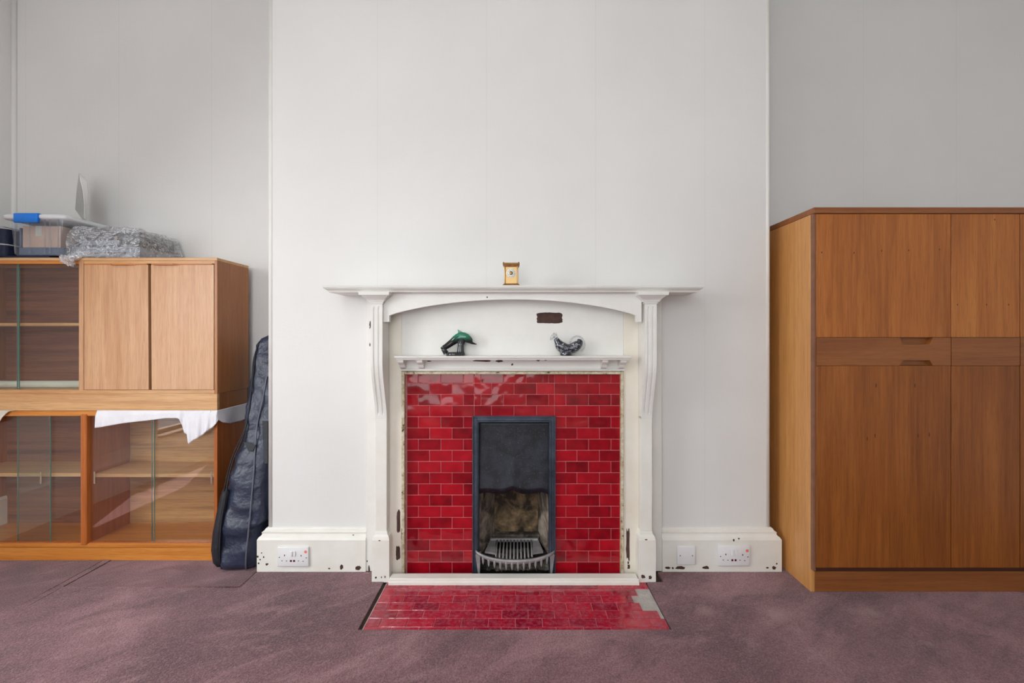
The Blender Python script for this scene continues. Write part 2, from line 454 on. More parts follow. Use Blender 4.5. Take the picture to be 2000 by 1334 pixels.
# left wall with its window
WY0, WY1, WZ0, WZ1 = -2.25, -1.2, .30, 2.85
wl = MB()
wl.box(XL-.12, XL, YB, WY0, -.014, H); wl.box(XL-.12, XL, WY1, YA, -.014, H)
wl.box(XL-.12, XL, WY0, WY1, -.014, WZ0); wl.box(XL-.12, XL, WY0, WY1, WZ1, H)
struct('wall_left', wl, M['wall'])
wf = MB(); t_ = .05
wf.box(XL-.1, XL-.05, WY0, WY0+t_, WZ0, WZ1); wf.box(XL-.1, XL-.05, WY1-t_, WY1, WZ0, WZ1)
wf.box(XL-.1, XL-.05, WY0, WY1, WZ0, WZ0+t_); wf.box(XL-.1, XL-.05, WY0, WY1, WZ1-t_, WZ1)
win = struct('window_1', wf, M['robe_dark'])
bx(XL-.118, XL+.03, WY0+.002, WY1-.002, WZ0+.0005, WZ0+.02, .004).build('added_sill', M['robe_dark'], win)  # unseen board, added to cover the bright sunlit reveal
bx(XL-.08, XL-.076, WY0+t_, WY1-t_, WZ0+t_, WZ1-t_).build('pane', M['glass'], win)
bx(XL-.03, XL-.026, WY0+.005, WY1-.005, .95, WZ1).build('added_blind', M['added_blind'], win)  # unseen, added to let the sun in only low down
# rear wall with its tall window
RX0, RX1, RZ0, RZ1 = -1.75, 1.15, .35, 2.95
wr = MB()
wr.box(XL-.2, RX0, YB-.12, YB, -.014, H); wr.box(RX1, XR+.2, YB-.12, YB, -.014, H)
wr.box(RX0, RX1, YB-.12, YB, -.014, RZ0); wr.box(RX0, RX1, YB-.12, YB, RZ1, H)
struct('wall_rear', wr, M['wall'])
wf = MB()
wf.box(RX0, RX0+t_, YB-.1, YB-.05, RZ0, RZ1); wf.box(RX1-t_, RX1, YB-.1, YB-.05, RZ0, RZ1)
wf.box(RX0, RX1, YB-.1, YB-.05, RZ0, RZ0+t_); wf.box(RX0, RX1, YB-.1, YB-.05, RZ1-t_, RZ1)
wf.box(RX0, RX1, YB-.1, YB-.05, 1.82, 1.88); wf.box(-.33, -.27, YB-.1, YB-.05, RZ0, RZ1)
win2 = struct('window_2', wf, M['paint'])
bx(RX0+.005, RX1-.005, YB-.03, YB-.026, RZ0+.01, RZ1).build('added_blind', M['added_blind'], win2)  # unseen, added to keep the sun out at this window
for xa, xb in ((RX0+t_, -.33), (-.27, RX1-t_)):
    for za, zb in ((RZ0+t_, 1.82), (1.88, RZ1-t_)):
        bx(xa, xb, YB-.08, YB-.076, za, zb).build('pane', M['glass'], win2)
# rounded staff beads on the breast corners and the bead in the far left corner
for i, (x, y, r) in enumerate(((BL+.008, .008, .0125), (BR-.008, .008, .0115))):
    struct('trim_%d' % (i+1), MB().lathe([(r, .19), (r, H-.002)], (x, y, 0), 16), M['paint'])
struct('trim_3', MB().lathe([(.012, -.01), (.012, H-.002)], (XL+.006, YA-.006, 0), 12), M['wall'])
# skirting boards of the chimney breast
prof = [(0, -.012), (.036, -.012), (.036, .148), (.031, .158), (.022, .165), (.020, .172), (.022, .178), (.012, .182), (.011, .189), (.006, .194), (0, .195)]
e = .0004
struct('baseboard_left', MB().sweep([(o+e, z) for o, z in prof], [(BL, YA-.002), (BL, 0), (px(714, -.036), 0)][::1]), M['cream'])
struct('baseboard_right', MB().sweep([(o+e, z) for o, z in prof], [(.6775, 0), (BR, 0), (BR, YA-.002)]), M['cream'])
# skirting of the rest of the room (seen in the cabinet glass)
p2 = [(0, -.012), (.03, -.012), (.03, .22), (.02, .25), (.012, .3), (0, .3)]
struct('baseboard_side', MB().sweep(p2, [(XL, YB), (XL, YA)]), M['cream'])
struct('baseboard_rear', MB().sweep(p2, [(XR-.03, YB), (XL+.03, YB)]), M['cream'])

# carpet, laid in pieces that meet at visible cuts
HX0, HX1, HY0 = -.577, .577, -.452
def carpet(rects, z=0.0):
    mb = MB()
    for x0, x1, y0, y1 in rects: mb.box(x0, x1, y0, y1, -.013, z)
    return mb.build('carpet_piece', M['carpet'], fl)
SK = .038
carpet([(XL, XR, YB, HY0), (XL, -2.017, HY0, -.292), (-2.017, -1.985, HY0, -.292), (-1.985, -1.206, HY0, -.170), (-1.206, HX0-.016, HY0, -.170),
        (-1.206, -.65, -.170, -SK), (-.65, HX0-.016, -.170, -.1235)], .002)
carpet([(HX1+.004, BR+SK, HY0, -.125), (.655, BR+SK, -.125, -SK), (BR+SK, XR, HY0, YA-.001)], .002)
carpet([(-1.979, -1.213, -.164, YA-.03)], .000)
carpet([(-2.0172, -1.981, -.300, YA-.03)], .0035)
carpet([(XL+.03, -2.019, -.287, YA-.03)], .000)
bx(HX0-.015, HX0-.006, HY0-.004, -.13, -.013, -.006).build('carpet_edge', M['edge'], fl)
# loose threads lifted along the cut edges
def ridge(pts, r):
    MB().tube(pts, r, 6).build('carpet_seam', M['carpet'], fl)
ridge([(-2.0155, -.30, .002), (-2.0145, -.1, .003), (-2.0155, .06, .002)], .0035)
ridge([(-1.983, -.17, .002), (-1.6, -.168, .0015), (-1.21, -.167, .002)], .004)
ridge([(-1.209, -.167, .002), (-1.2095, -.04, .002)], .004)

# ------------------------------------------------------------------ hearth
hearth = thing('hearth', (0, -.30, -.006), 'low red tiled hearth set flush in the carpet before the fireplace', 'hearth')
bx(HX0-.004, HX1, HY0, -.10, -.0135, -.0062).build('mortar_bed', M['mortar'], hearth)
TP, TR, G = .1035, .052, .0022
tile_cache = {}
def tile(w_, h_, kind, parent, c, rot=(0, 0, 0), mat=None):
    k = (round(w_, 4), round(h_, 4), kind)
    if k not in tile_cache:
        mb = MB()
        if kind == 'wall': mb.box(-w_/2, w_/2, -.004, .004, -h_/2, h_/2, .0014)
        else: mb.box(-w_/2, w_/2, -h_/2, h_/2, -.004, .004, .0012)
        me = bpy.data.meshes.new('tile'); me.from_pydata(mb.v, [], mb.f); me.materials.append(mat)
        tile_cache[k] = me
    o = bpy.data.objects.new('tile', tile_cache[k]); C.objects.link(o)
    o.parent = parent; o.location = Vector(c) - WLOC[parent.name]; o.rotation_euler = rot
    return o
ends = {0: .576, 1: .576, 2: .563, 3: .506, 4: .486, 5: .514, 6: .576}
groutm = MB()
for r in range(7):
    y0 = -.4815 + r*TR; y1 = y0 + TR
    off = -.4725 if r % 2 == 0 else -.5225
    cuts = [HX0] + [off + n*TP for n in range(-1, 13) if HX0+.012 < off+n*TP < ends[r]-.012] + [ends[r]]
    ya, yb = max(y0, HY0+.001), min(y1, -.105)
    groutm.box(HX0, ends[r], ya, yb, -.0064, -.0042)
    for a, b in zip(cuts, cuts[1:]):
        tile(b-a-G, yb-ya-G, 'floor', hearth, ((a+b)/2, (ya+yb)/2, -.0062+random.uniform(-.0004, .0004)),
             (R(random.uniform(-.25, .25)), R(random.uniform(-.25, .25)), 0), M['htile'])
groutm.build('grout', M['grout'], hearth)

# ------------------------------------------------------------------ tiled slips of the fireplace
TY = -.048
slips = thing('tile_panel', (-.0145, TY, 0), 'glossy red brick-bond tile panel around the fire opening', 'tile panel')
g_ = MB()
g_.box(-.512, -.1964, TY+.0022, -.0005, -.012, .935); g_.box(.1746, .482, TY+.0022, -.0005, -.012, .935); g_.box(-.1964, .1746, TY+.0022, -.0005, .722, .935)
g_.build('grout', M['grout'], slips)
RP, TW = .0517, .1043
def cutsfor(a, b, first, n):
    cs = [a] + [first + i*TW for i in range(n)] + [b]; return cs
for r in range(18):
    z0 = r*RP; z1 = min(z0+RP, .932); A = r % 2 == 1
    secs = [cutsfor(-.507, -.1964, -.4546 if A else -.4027, 3 if A else 2),
            cutsfor(.1746, .480, .2279 if A else .2789, 3 if A else 2)]
    if r >= 14: secs.append(cutsfor(-.1964, .1746, -.165 if A else -.1164, 4 if A else 3))
    for cs in secs:
        for a, b in zip(cs, cs[1:]):
            if b-a < .012: continue
            tile(b-a-G, z1-z0-G, 'wall', slips, ((a+b)/2, TY+.004+random.uniform(-.0004, .0004), (z0+z1)/2),
                 (R(random.uniform(-.5, .5)), 0, R(random.uniform(-.5, .5))), M['tile'])

# ------------------------------------------------------------------ mantelpiece
MC = -.0125
mant = thing('mantelpiece', (MC, -.06, 0), 'white painted wooden mantelpiece with fluted corbels and arched frieze', 'mantelpiece')
JY = -.068
for s in (-1, 1):
    def X(a, b): return sorted((MC + s*a, MC + s*b))
    nm = 'left' if s < 0 else 'right'
    x0, x1 = X(.570, .690)
    bx(x0, x1, -.030, -.0005, 0, 1.286, .002).build('back_board', M['paint'], mant)
    # plinth block
    x0, x1 = X(.5555, .6335)
    MB().slab(x0, x1, -.122, -.030, [(-.0015, 0), (.186, 0), (.200, -.004), (.208, -.0105), (.213, -.011), (.222, -.0135)]).build('plinth_block', M['cream'], mant)
    # shaft
    x0, x1 = X(.5715, .622)
    bx(x0, x1, -.104, -.030, .2215, .732, .0015).build('shaft', M['cream'], mant)
    # fluted corbel
    def yf(z):
        if z > .99: return -.171
        t = (z-.727)/(.99-.727); t = max(0, min(1, t))
        return -.106 - .065*(t*t*(3-2*t))**.9
    secs = []
    W = x1-x0
    N = 40
    for i in range(N+1):
        z = .727 + (1.24-.727)*i/N
        d = .0045 * max(0, min(1, (z-.742)/.012)) * max(0, min(1, (1.226-z)/.008))
        f = yf(z)
        u = [(0, 0), (.16, 0), (.20, d), (.30, d), (.36, 0), (.64-.02, 0), (.66, d), (.78, d), (.84, 0), (1, 0)]
        u = [(0, 0), (.20, 0), (.24, d), (.33, d), (.37, 0), (.60, 0), (.64, d), (.73, d), (.77, 0), (1, 0)]
        secs.append([(x0+W*a, f+b, z) for a, b in u] + [(x1, -.030, z), (x0, -.030, z)])
    MB().loft(secs, smooth=False).build('corbel', M['paint'], mant)
    # capital
    cx = (x0+x1)/2
    MB().slab(cx-.026, cx+.026, -.172, -.030, [(1.2385, .004), (1.245, .004), (1.2455, .009), (1.250, .010), (1.256, .014), (1.263, .022), (1.270, .031), (1.272, .032), (1.2725, .038), (1.2865, .040)]).build('capital', M['paint'], mant)
    # jamb stile
    x0, x1 = (MC-.5712, -.526) if s < 0 else (.4895, MC+.5712)
    bx(x0, x1, JY, -.0005, .0, 1.286, .0012).build('jamb_stile', M['jamb'], mant)
# head panel between the stiles, above the tiles
bx(-.5257, .4892, JY, -.0005, .938, 1.286, .001).build('head_panel', M['paint'], mant)
# arched frieze
bl, br_ = px(748.7, -.155), px(1253, -.155)
il, ir = px(760.3, -.155), px(1242.5, -.155)
fz_ = MB(); cols_ = [(bl, 1.159), (il-.0001, 1.159)]
for i in range(0, 41):
    u = i/40; cols_.append((il + (ir-il)*u, 1.187 + .071*(max(0, 1-(2*u-1)**2))**.86))
cols_ += [(ir+.0001, 1.159), (br_, 1.159)]
fz_.loft([[(x, -.155, zb), (x, -.155, 1.2864), (x, -.130, 1.2864), (x, -.130, zb)] for x, zb in cols_], smooth=False)
fz_.build('arched_frieze', M['paint'], mant)
# main shelf
MB().slab(-.8135, .785, -.183, -.0005, [(1.2866, 0), (1.291, .002), (1.297, .008), (1.3015, .0155), (1.302, .0125), (1.3045, .0125), (1.305, .018), (1.3125, .020), (1.315, .018)]).build('shelf', M['paint'], mant)
# lower shelf with four brackets
MB().slab(-.530, .498, -.139, JY, [(.991, 0), (.9935, .001), (.997, .004), (.9985, .004), (1.001, .008), (1.008, .009), (1.009, .008)]).build('lower_shelf', M['paint'], mant)
for cx in (px(782, -.128), px(819, -.128), px(1182.5, -.128), px(1218, -.128)):
    p = [(JY, .991), (-.128, .991), (-.128, .981), (-.120, .974), (-.104, .970), (-.100, .964), (-.094, .955), (-.080, .950), (JY, .949)]
    MB().prism(p, cx-.0125, cx+.0125, 'x').build('bracket', M['paint'], mant)
bx(-.529, .492, -.079, JY, .936, .947, .004, seg=2).build('moulding', M['paint'], mant)
# worn bead framing the tiles
b_ = MB()
b_.box(-.5255, -.512, -.0745, -.030, 0, .935, .002); b_.box(.477, .489, -.0745, -.030, 0, .935, .002); b_.box(-.512, .477, -.0745, -.030, .922, .9345, .002)
b_.build('bead', M['worn'], mant)
# kerb
k_ = MB()
k_.slab(MC-.553, MC+.553, -.146, -.100, [(-.0012, 0), (.012, 0), (.014, -.002), (.0245, -.003), (.0265, -.006)])
k_.build('kerb', M['cream'], mant)
# bare patches where the paint has come away
def chip(cx, cz, w_, h_, y, name='paint_chip', rough=.25, parent=mant, n=14, axis='y', sq=False):
    pts = []
    for i in range(n):
        a = 2*math.pi*i/n
        ca, sa = math.cos(a), math.sin(a)
        if sq:
            k = (abs(ca)**8 + abs(sa)**8)**(-1/8)
        else: k = 1
        q = k*(1 + random.uniform(-rough, rough))
        pts.append((cx + w_/2*ca*q, cz + h_/2*sa*q))
    MB().prism(pts, y-.0006, y+.0004, axis).build(name, M['chip'], parent)
chip(px(1073.5, JY), pz(621, JY), 50/427, 21/427, JY, n=40, rough=.045, sq=True)
for x, y, w_, h_ in ((951.5, 580.5, 3, 3),): chip(px(x, -.155), pz(y, -.155), w_/445, h_/445, -.155)
for x, y, w_, h_ in ((945, 704.5, 36, 4), (975, 705, 14, 5), (1051, 703.5, 7, 4), (1066, 703, 5, 3), (1000.5, 712, 4, 4), (838, 705.5, 8, 2)):
    chip(px(x, JY), pz(y, JY), w_/427, h_/427, JY)
for x, y, w_, h_ in ((778.5, 1018, 7, 42), (777.5, 1080, 8, 26), (785, 1043, 3, 22)): chip(px(x, JY), pz(y, JY), w_/427, h_/427, JY, sq=True, n=26, rough=.1)
for x, y, w_, h_ in ((1226.5, 1062, 7, 58), (1228, 1107, 5, 8), (1227, 1099, 3, 5)): chip(px(x, JY), pz(y, JY), w_/427, h_/427, JY, n=20, rough=.2, sq=True)
for x, y, w_, h_ in ((734, 1128, 4, 4), (745, 1127.5, 2, 4), (752, 1127, 2.5, 5), (1256, 1126, 8, 7), (1270, 1128, 6, 7), (741, 1056, 4, 2), (1262, 1054, 5, 2)):
    chip(px(x, -.122), pz(y, -.122), w_/438, h_/438, -.122)
for x, y, w_, h_ in ((725.5, 634, 4, 13), (724.5, 640, 2, 4), (724.5, 673, 2, 8), (723, 1113, 4, 16), (719, 1096, 2, 4)):
    chip(px(x-2, -.03), pz(y, -.03), w_/419, h_/419, -.03)
# chips of the skirting belong to the skirting boards
sl, sr = bpy.data.objects['baseboard_left'], bpy.data.objects['baseboard_right']
YS = -.0364
for x, y, w_, h_ in ((667, 1107.5, 7, 9), (699, 1109, 12, 8), (643, 1110.5, 4, 3), (503, 1087, 4, 4), (508, 1093, 3, 3), (515, 1088, 3, 3), (521.5, 1102, 5, 5), (505, 1100, 3, 4), (511, 1080, 2.5, 2.5), (690, 1045, 3, 2)):
    chip(px(x, YS), pz(y, YS), w_/420, h_/420, YS, parent=sl)
for x, y, w_, h_ in ((1304.5, 1109, 10, 5), (1314, 1109.5, 4, 4), (1329, 1109, 20, 6), (1378, 1108.5, 14, 6), (1512, 1109.5, 8, 7), (1517, 1101, 3, 3), (1499, 1109, 5, 3), (1433, 1055, 3, 5), (1443, 1052, 3, 3)):
    chip(px(x, YS), pz(y, YS), w_/420, h_/420, YS, parent=sr)

# ------------------------------------------------------------------ cast iron insert and grate
ins = thing('fireplace_insert', (-.012, -.05, 0), 'black cast iron fire insert with shaped hood in the red tiles', 'fireplace insert')
fx0, fx1, fz = -.2035, .1793, .7287
fm = MB()
fp = [(0, -.012), (0, .0)]
def frame_ring(mb, ins_, y0, y1, w_):
    a0, a1, t = fx0+ins_, fx1-ins_, fz-ins_
    mb.box(a0, a0+w_, y0, y1, 0, t, .0012); mb.box(a1-w_, a1, y0, y1, 0, t, .0012); mb.box(a0+w_, a1-w_, y0, y1, t-w_, t, .0012)
frame_ring(fm, 0, -.064, -.0495, .007); frame_ring(fm, .007, -.060, -.0495, .014); frame_ring(fm, .021, -.066, -.030, .005); frame_ring(fm, .026, -.056, -.012, .004)
fm.build('frame', M['iron'], ins)
ix0, ix1, iz = fx0+.030, fx1-.030, fz-.030
# hood with an ogee lower edge, bellied forward at the bottom
zq = lambda y: pz(y, -.03)
edge = [(0, 962), (.06, 961), (.14, 960.5), (.26, 963), (.36, 962), (.43, 958.5), (.475, 956), (.487, 954.5), (.50, 956), (.54, 959.5), (.62, 963), (.72, 963.5), (.80, 961.5), (.88, 959.5), (.95, 961.5), (1, 965)]
def edz(u):
    for (a, ya), (b, yb) in zip(edge, edge[1:]):
        if a <= u <= b: return zq(ya + (yb-ya)*(u-a)/(b-a))
def hoodf(u, v):
    z = iz + .004 + (edz(u) - iz - .004)*v
    return (ix0-.003 + (ix1-ix0+.006)*u, -.010 - .030*v**1.6 + .004*math.cos((u-.5)*math.pi*2)*0, z)
h = MB().grid(hoodf, 60, 14).build('hood', M['hood'], ins); mod(h, 'SOLIDIFY', thickness=.006, offset=0)
# firebox of fire bricks and soot
by = .146
bx0, bx1 = px(965.7, by), px(1050.9, by)
bx(bx0-.002, bx1+.002, by, by+.03, .10, .345, .003).build('fire_brick', M['fireback'], ins)
for s, a, b in ((-1, ix0+.003, bx0), (1, ix1-.003, bx1)):
    mb = MB(); t = .02*s
    q = [(-.015, .075), (-.015, .27), (.02, .36), (by, .41), (by, .075)]
    vs = []
    for yy, zz in q:
        x = a + (b-a)*(yy+.015)/(by+.015); vs.append((x, yy, zz))
    vs2 = [(x+t, y, z) for x, y, z in vs]
    mb.loft([vs, vs2], smooth=False)
    mb.build('fire_brick', M['firecheek'], ins)
bx(bx0-.01, bx1+.01, by-.045, by+.0, .085, .112, .006).build('brick_ledge', M['ash'], ins)
sb = MB()
sb.box(OX0+.002, OX0+.006, -.028, .30, -.01, OZ-.002); sb.box(OX1-.006, OX1-.002, -.028, .30, -.01, OZ-.002)
sb.box(OX0+.006, OX1-.006, .290, .298, -.01, OZ-.002); sb.box(OX0+.006, OX1-.006, -.028, .290, OZ-.008, OZ-.002); sb.box(OX0+.006, OX1-.006, -.040, .290, -.010, -.004)
sb.build('firebox_lining', M['soot'], ins)
def ashf(u, v):
    x = ix0 + (ix1-ix0)*u; y = -.045 + .15*v
    return (x, y, .012 + .03*v + .010*noise.noise((x*40, y*40, 1)) + .006*noise.noise((x*120, y*120, 2)))
MB().grid(ashf, 40, 24).build('ash', M['ash'], ins, kind='stuff')
# cinders
for i in range(26):
    x = random.uniform(ix0+.02, ix1-.02); y = random.uniform(-.05, -.01); r = random.uniform(.004, .009)
    bm = bmesh.new(); bmesh.ops.create_icosphere(bm, subdivisions=1, radius=r)
    for v in bm.verts: v.co = v.co*random.uniform(.7, 1.25) + Vector((x, y, .014))
    m_ = MB(); m_.frombm(bm); m_.build('cinder', M['ash'], ins)
grate = thing('fire_grate', (-.012, -.06, 0), 'grey iron fire grate with bowed toothed front bar inside the insert', 'grate')
gc = -.012
zt = .094
for i in range(11):
    x = gc + (i-5)*.0165
    MB().tube([(x, -.098+.0009*(i-5)**2, zt-.004), (x*1.0, -.02, zt+.002), (x, .075, zt+.008)], .0042, 6).build('bar', M['grate'], grate)
bx(gc-.118, gc+.118, .066, .082, zt-.002, zt+.014, .003).build('back_rail', M['grate'], grate)
for s in (-1, 1):
    MB().prism([(gc+s*.086, -.06), (gc+s*.135, -.045), (gc+s*.118, .08), (gc+s*.090, .08)], zt-.002, zt+.006, 'z').build('side_plate', M['grate'], grate)
# bowed front rail
fr = MB(); secs = []
n = 36
x0g, x1g = px(929, -.07), px(1083, -.07)
for i in range(n+1):
    u = i/n; k = 2*u-1
    x = x0g + (x1g-x0g)*u; y = -.070 - .054*(1-k*k)**.75; z = zt-.001 + .020*abs(k)**3.0
    hh = .0065 + .004*(1-abs(k)**2)
    secs.append([(x, y-.004, z-hh), (x, y-.0055, z), (x, y-.003, z+hh*.7), (x, y+.006, z+hh*.7), (x, y+.007, z-hh)])
fr.loft(secs).build('front_rail', M['grate'], grate)
for i in range(12):
    u = .10 + .80*i/11; k = 2*u-1
    x = x0g + (x1g-x0g)*u; y = -.070 - .054*(1-k*k)**.75; z = zt-.004 + .020*abs(k)**3
    MB().lathe([(.0062, 0), (.0062, -.012), (.0042, -.026), (.0010, -.036)], (x, y, z), 8).build('tooth', M['grate'], grate)
for s, x in ((-1, x0g+.012), (1, x1g-.012)):
    MB().prism([(x-s*.010, .112), (x+s*.012, .100), (x+s*-.001, .0), (x-s*.007, .0)][::s], -.078, -.070, 'y').build('leg', M['grate'], grate)

# ------------------------------------------------------------------ things on the mantelpiece
# carriage clock
CY = -.165
ckx = px(998.5, CY); cz = 1.315
clock = thing('carriage_clock', (ckx, CY, cz), 'small brass carriage clock with white dial on the mantel shelf', 'clock')
cw, cd = .0315, .024
MB().slab(ckx-cw, ckx+cw, CY-cd, CY+cd, [(cz, .003), (cz+.004, .004), (cz+.006, .001), (cz+.0085, -.001)]).build('base', M['brass_d'], clock)
MB().slab(ckx-cw, ckx+cw, CY-cd, CY+cd, [(cz+.082, -.001), (cz+.084, .001), (cz+.088, .0015), (cz+.090, .003), (cz+.0965, .003), (cz+.098, .001)]).build('cornice', M['brass_d'], clock)
for sx in (-1, 1):
    for sy in (-1, 1):
        MB().lathe([(.0035, .0), (.0035, .003), (.0026, .005), (.0026, .070), (.0036, .072), (.0036, .0745)], (ckx+sx*(cw-.004), CY+sy*(cd-.004), cz+.008), 10).build('column', M['brass'], clock)
    for sy in (-1, 1):
        MB().lathe([(.0008, -.003), (.0045, 0), (.0038, .004), (.0045, .007), (.001, .011)], (ckx+sx*(cw+.001), CY+sy*(cd-.001), cz+.0905), 8).build('finial', M['brass_d'], clock)
        MB().lathe([(.004, 0), (.0042, .003), (.0022, .0055)], (ckx+sx*(cw+.001), CY+sy*(cd-.001), cz), 8).build('foot', M['brass_d'], clock)
bx(ckx-cw+.007, ckx+cw-.007, CY-cd+.005, CY+cd-.005, cz+.0085, cz+.082, .0006).build('case', M['dial'], clock)
dy = CY-cd+.0048; dz = cz+.054; dxx = ckx-.0005
dial = MB().lathe([(.0205, 0), (.0205, -.0010), (.0198, -.0014), (.001, -.0014)], (dxx, dy, dz), 32, 'y').build('dial', M['enamel'], clock)
MB().lathe([(.0085, -.0012), (.0085, -.0022), (.0002, -.0024)], (dxx, dy, dz), 24, 'y').build('dial_centre', M['brass'], clock)
for i in range(12):
    a = 2*math.pi*i/12; r0, r1 = .0125, .0175
    c_, s_ = math.sin(a), math.cos(a)
    q = []
    for rr, tt in ((r0, -.0009), (r1, -.0012), (r1, .0012), (r0, .0009)):
        q.append((dxx + c_*rr + s_*tt, dz + s_*rr - c_*tt))
    MB().prism(q, dy-.0019, dy-.0012, 'y').build('numeral', M['ink'], dial)
for a, L, tw in ((R(-55), .0095, .0008), (R(-25), .0150, .0006)):
    c_, s_ = math.sin(a), math.cos(a)
    q = [(dxx+s_*tw, dz-c_*tw), (dxx+c_*L, dz+s_*L), (dxx-s_*tw, dz+c_*tw)]
    MB().prism(q, dy-.0032, dy-.0026, 'y').build('hand', M['ink'], dial)

# dolphin figurine (photograph outline measured on its own plane)
DY = -.108; DS = 885/(DY-CAMY)
def dp(zx, zy, y=DY): return (px(840+zx/6.0625, DY), y, pz(500+zy/6.0625, DY))
LZ = 1.0092
dol = thing('dolphin_figurine', (px(887, DY), DY, LZ), 'green and black glazed leaping dolphin figurine on the lower shelf', 'figurine')
k = 1/6.0625/DS
ctrl = [(552, 1046, 3), (520, 1038, 10), (496, 1028, 17), (476, 1008, 34), (446, 982, 46), (405, 962, 54), (360, 962, 56), (312, 984, 50), (265, 1018, 40), (222, 1050, 36), (185, 1074, 31), (155, 1090, 26), (136, 1098, 14)]
# resample smoothly
def catmull(ps, m=5):
    out = []
    for i in range(len(ps)-1):
        p0, p1, p2, p3 = ps[max(i-1, 0)], ps[i], ps[i+1], ps[min(i+2, len(ps)-1)]
        for j in range(m):
            t = j/m
            out.append(tuple(.5*((2*b) + (c-a)*t + (2*a-5*b+4*c-d)*t*t + (-a+3*b-3*c+d)*t**3) for a, b, c, d in zip(p0, p1, p2, p3)))
    out.append(ps[-1]); return out
cc = catmull(ctrl)
MB().tube([dp(x, y) for x, y, r in cc], [max(.0008, r*k*.80) for x, y, r in cc], 14, flat=1.32).build('body', M['dolphin'], dol)
MB().prism([dp(*q)[::2] for q in ((326, 868), (350, 880), (388, 903), (405, 930), (400, 965), (330, 965), (322, 940), (332, 905))], DY-.004, DY+.004, 'y').build('dorsal_fin', M['dolphin'], dol)
MB().tube([dp(*q) for q in ((360, 990), (372, 1020), (398, 1050), (400, 1075))], [12*k, 14*k, 9*k, 3*k], 10, flat=.5).build('flipper', M['dolphin'], dol)
MB().tube([dp(150, 1092, DY-.020), dp(135, 1088, DY-.010), dp(150, 1092), dp(135, 1088, DY+.010), dp(150, 1092, DY+.020)], [.001, .004, .006, .004, .001], 8).build('tail_fluke', M['dolphin'], dol)
wv = MB()
wv.tube([dp(372, 990), dp(366, 1060), dp(362, 1120), dp(362, 1176)], [48*k, 40*k, 44*k, 54*k], 12)
wv.tube([dp(400, 1000), dp(385, 1070), dp(372, 1140), dp(372, 1176)], [12*k, 16*k, 20*k, 30*k], 10)
zb = LZ
wv.lathe([(.0360, 0), (.0375, .004), (.0365, .011), (.030, .0155), (.012, .017), (.002, .0172)], (px(840+285/6.0625, DY), DY, zb), 24)
wv.tube([dp(150, 1085), dp(160, 1110), dp(190, 1150)], [24*k, 28*k, 34*k], 10)
wv.build('wave_base', M['wave'], dol)

# glass snail-like ornament
def gp(zx, zy, y=DY): return dp(zx, zy, y)
orn = thing('glass_ornament', (px(1109, DY), DY, LZ), 'small clear and dark marbled glass bird ornament with round tail', 'ornament')
cc = catmull([(1486, 975, 26), (1508, 1010, 40), (1540, 1060, 62), (1590, 1095, 66), (1650, 1100, 60), (1706, 1080, 62), (1748, 1050, 56), (1770, 1020, 40), (1740, 1000, 22)])
MB().tube([gp(x, y) for x, y, r in cc], [r*k for x, y, r in cc], 14).build('body', M['marble'], orn)
MB().lathe([(.0265, 0), (.0285, .004), (.029, .012), (.026, .020), (.016, .026)], (px(840+1612/6.0625, DY), DY, LZ), 20).build('base', M['marble'], orn)
cc = catmull([(1500, 985, 18), (1486, 955, 26), (1470, 940, 28), (1448, 960, 22), (1428, 985, 14), (1418, 985, 4)])
MB().tube([gp(x, y) for x, y, r in cc], [r*k for x, y, r in cc], 12).build('head', M['crystal'], orn)
for q in ((1468, 902), (1496, 905)):
    MB().tube([gp(q[0]-4, 942), gp(q[0]-2, 920), gp(*q)], [8*k, 6*k, 2*k], 8).build('crest', M['crystal'], orn)
ring = [gp(1742+88*math.cos(a), 1048-98*math.sin(a)) for a in [R(-60+i*12) for i in range(20)]]
MB().tube(ring, 11*k, 8).build('tail_ring', M['crystal'], orn)

# ------------------------------------------------------------------ sockets
def socket(xa, xb, ya, yb, lab, cat='socket'):
    x0, x1 = px(xa, YS-.01), px(xb, YS-.01); z1, z0 = pz(ya, YS-.01), pz(yb, YS-.01)
    t = thing('double_socket', ((x0+x1)/2, YS, z0), lab, cat, 'double sockets on the skirting')
    W = x1-x0; Hh = z1-z0; y = YS-.0105
    bx(x0, x1, y, YS-.0002, z0, z1, .003, seg=2).build('plate', M['plastic'], t)
    f = lambda u, v: (x0+W*u, z0+Hh*v)
    for u in (.455, .555):
        a, b = f(u, .66); r_ = bx(a-.0052, a+.0052, y-.0055, y, b-.011, b+.013, .0012).build('rocker_switch', M['plastic'], t)
    for u, v, w_, h_ in ((.235, .58, .004, .007), (.765, .56, .004, .007), (.155, .31, .006, .0028), (.30, .30, .006, .0028), (.68, .30, .006, .0028), (.83, .28, .006, .0028)):
        a, b = f(u, v); bx(a-w_/2, a+w_/2, y-.0004, y+.001, b-h_/2, b+h_/2).build('pin_slot', M['hole'], t)
    for u in (.44, .54):
        a, b = f(u, .30); bx(a-.0045, a+.0045, y-.0012, y+.001, b-.0045, b+.0045, .0006).build('indicator', M['rred'], t)
    for u, v in ((.07, .48), (.93, .46)):
        a, b = f(u, v); MB().lathe([(.0024, .001), (.0024, -.0006), (.0018, -.0008)], (a, y, b), 10, 'y').build('screw', M['hole'], t)
    a, b = f(.91, .76); MB().lathe([(.0068, .0005), (.0068, -.0005), (.006, -.0007)], (a, y, b), 18, 'y').build('sticker', M['dot'], t, label='round orange sticker')
    return t
socket(541.5, 602.5, 1068.5, 1107, 'white double socket on the skirting beside the guitar bag')
socket(1403, 1465, 1066, 1106, 'white double socket on the skirting near the wardrobe')
x0, x1, z1, z0 = px(1321, YS), px(1357, YS), pz(1065.5, YS), pz(1101.5, YS)
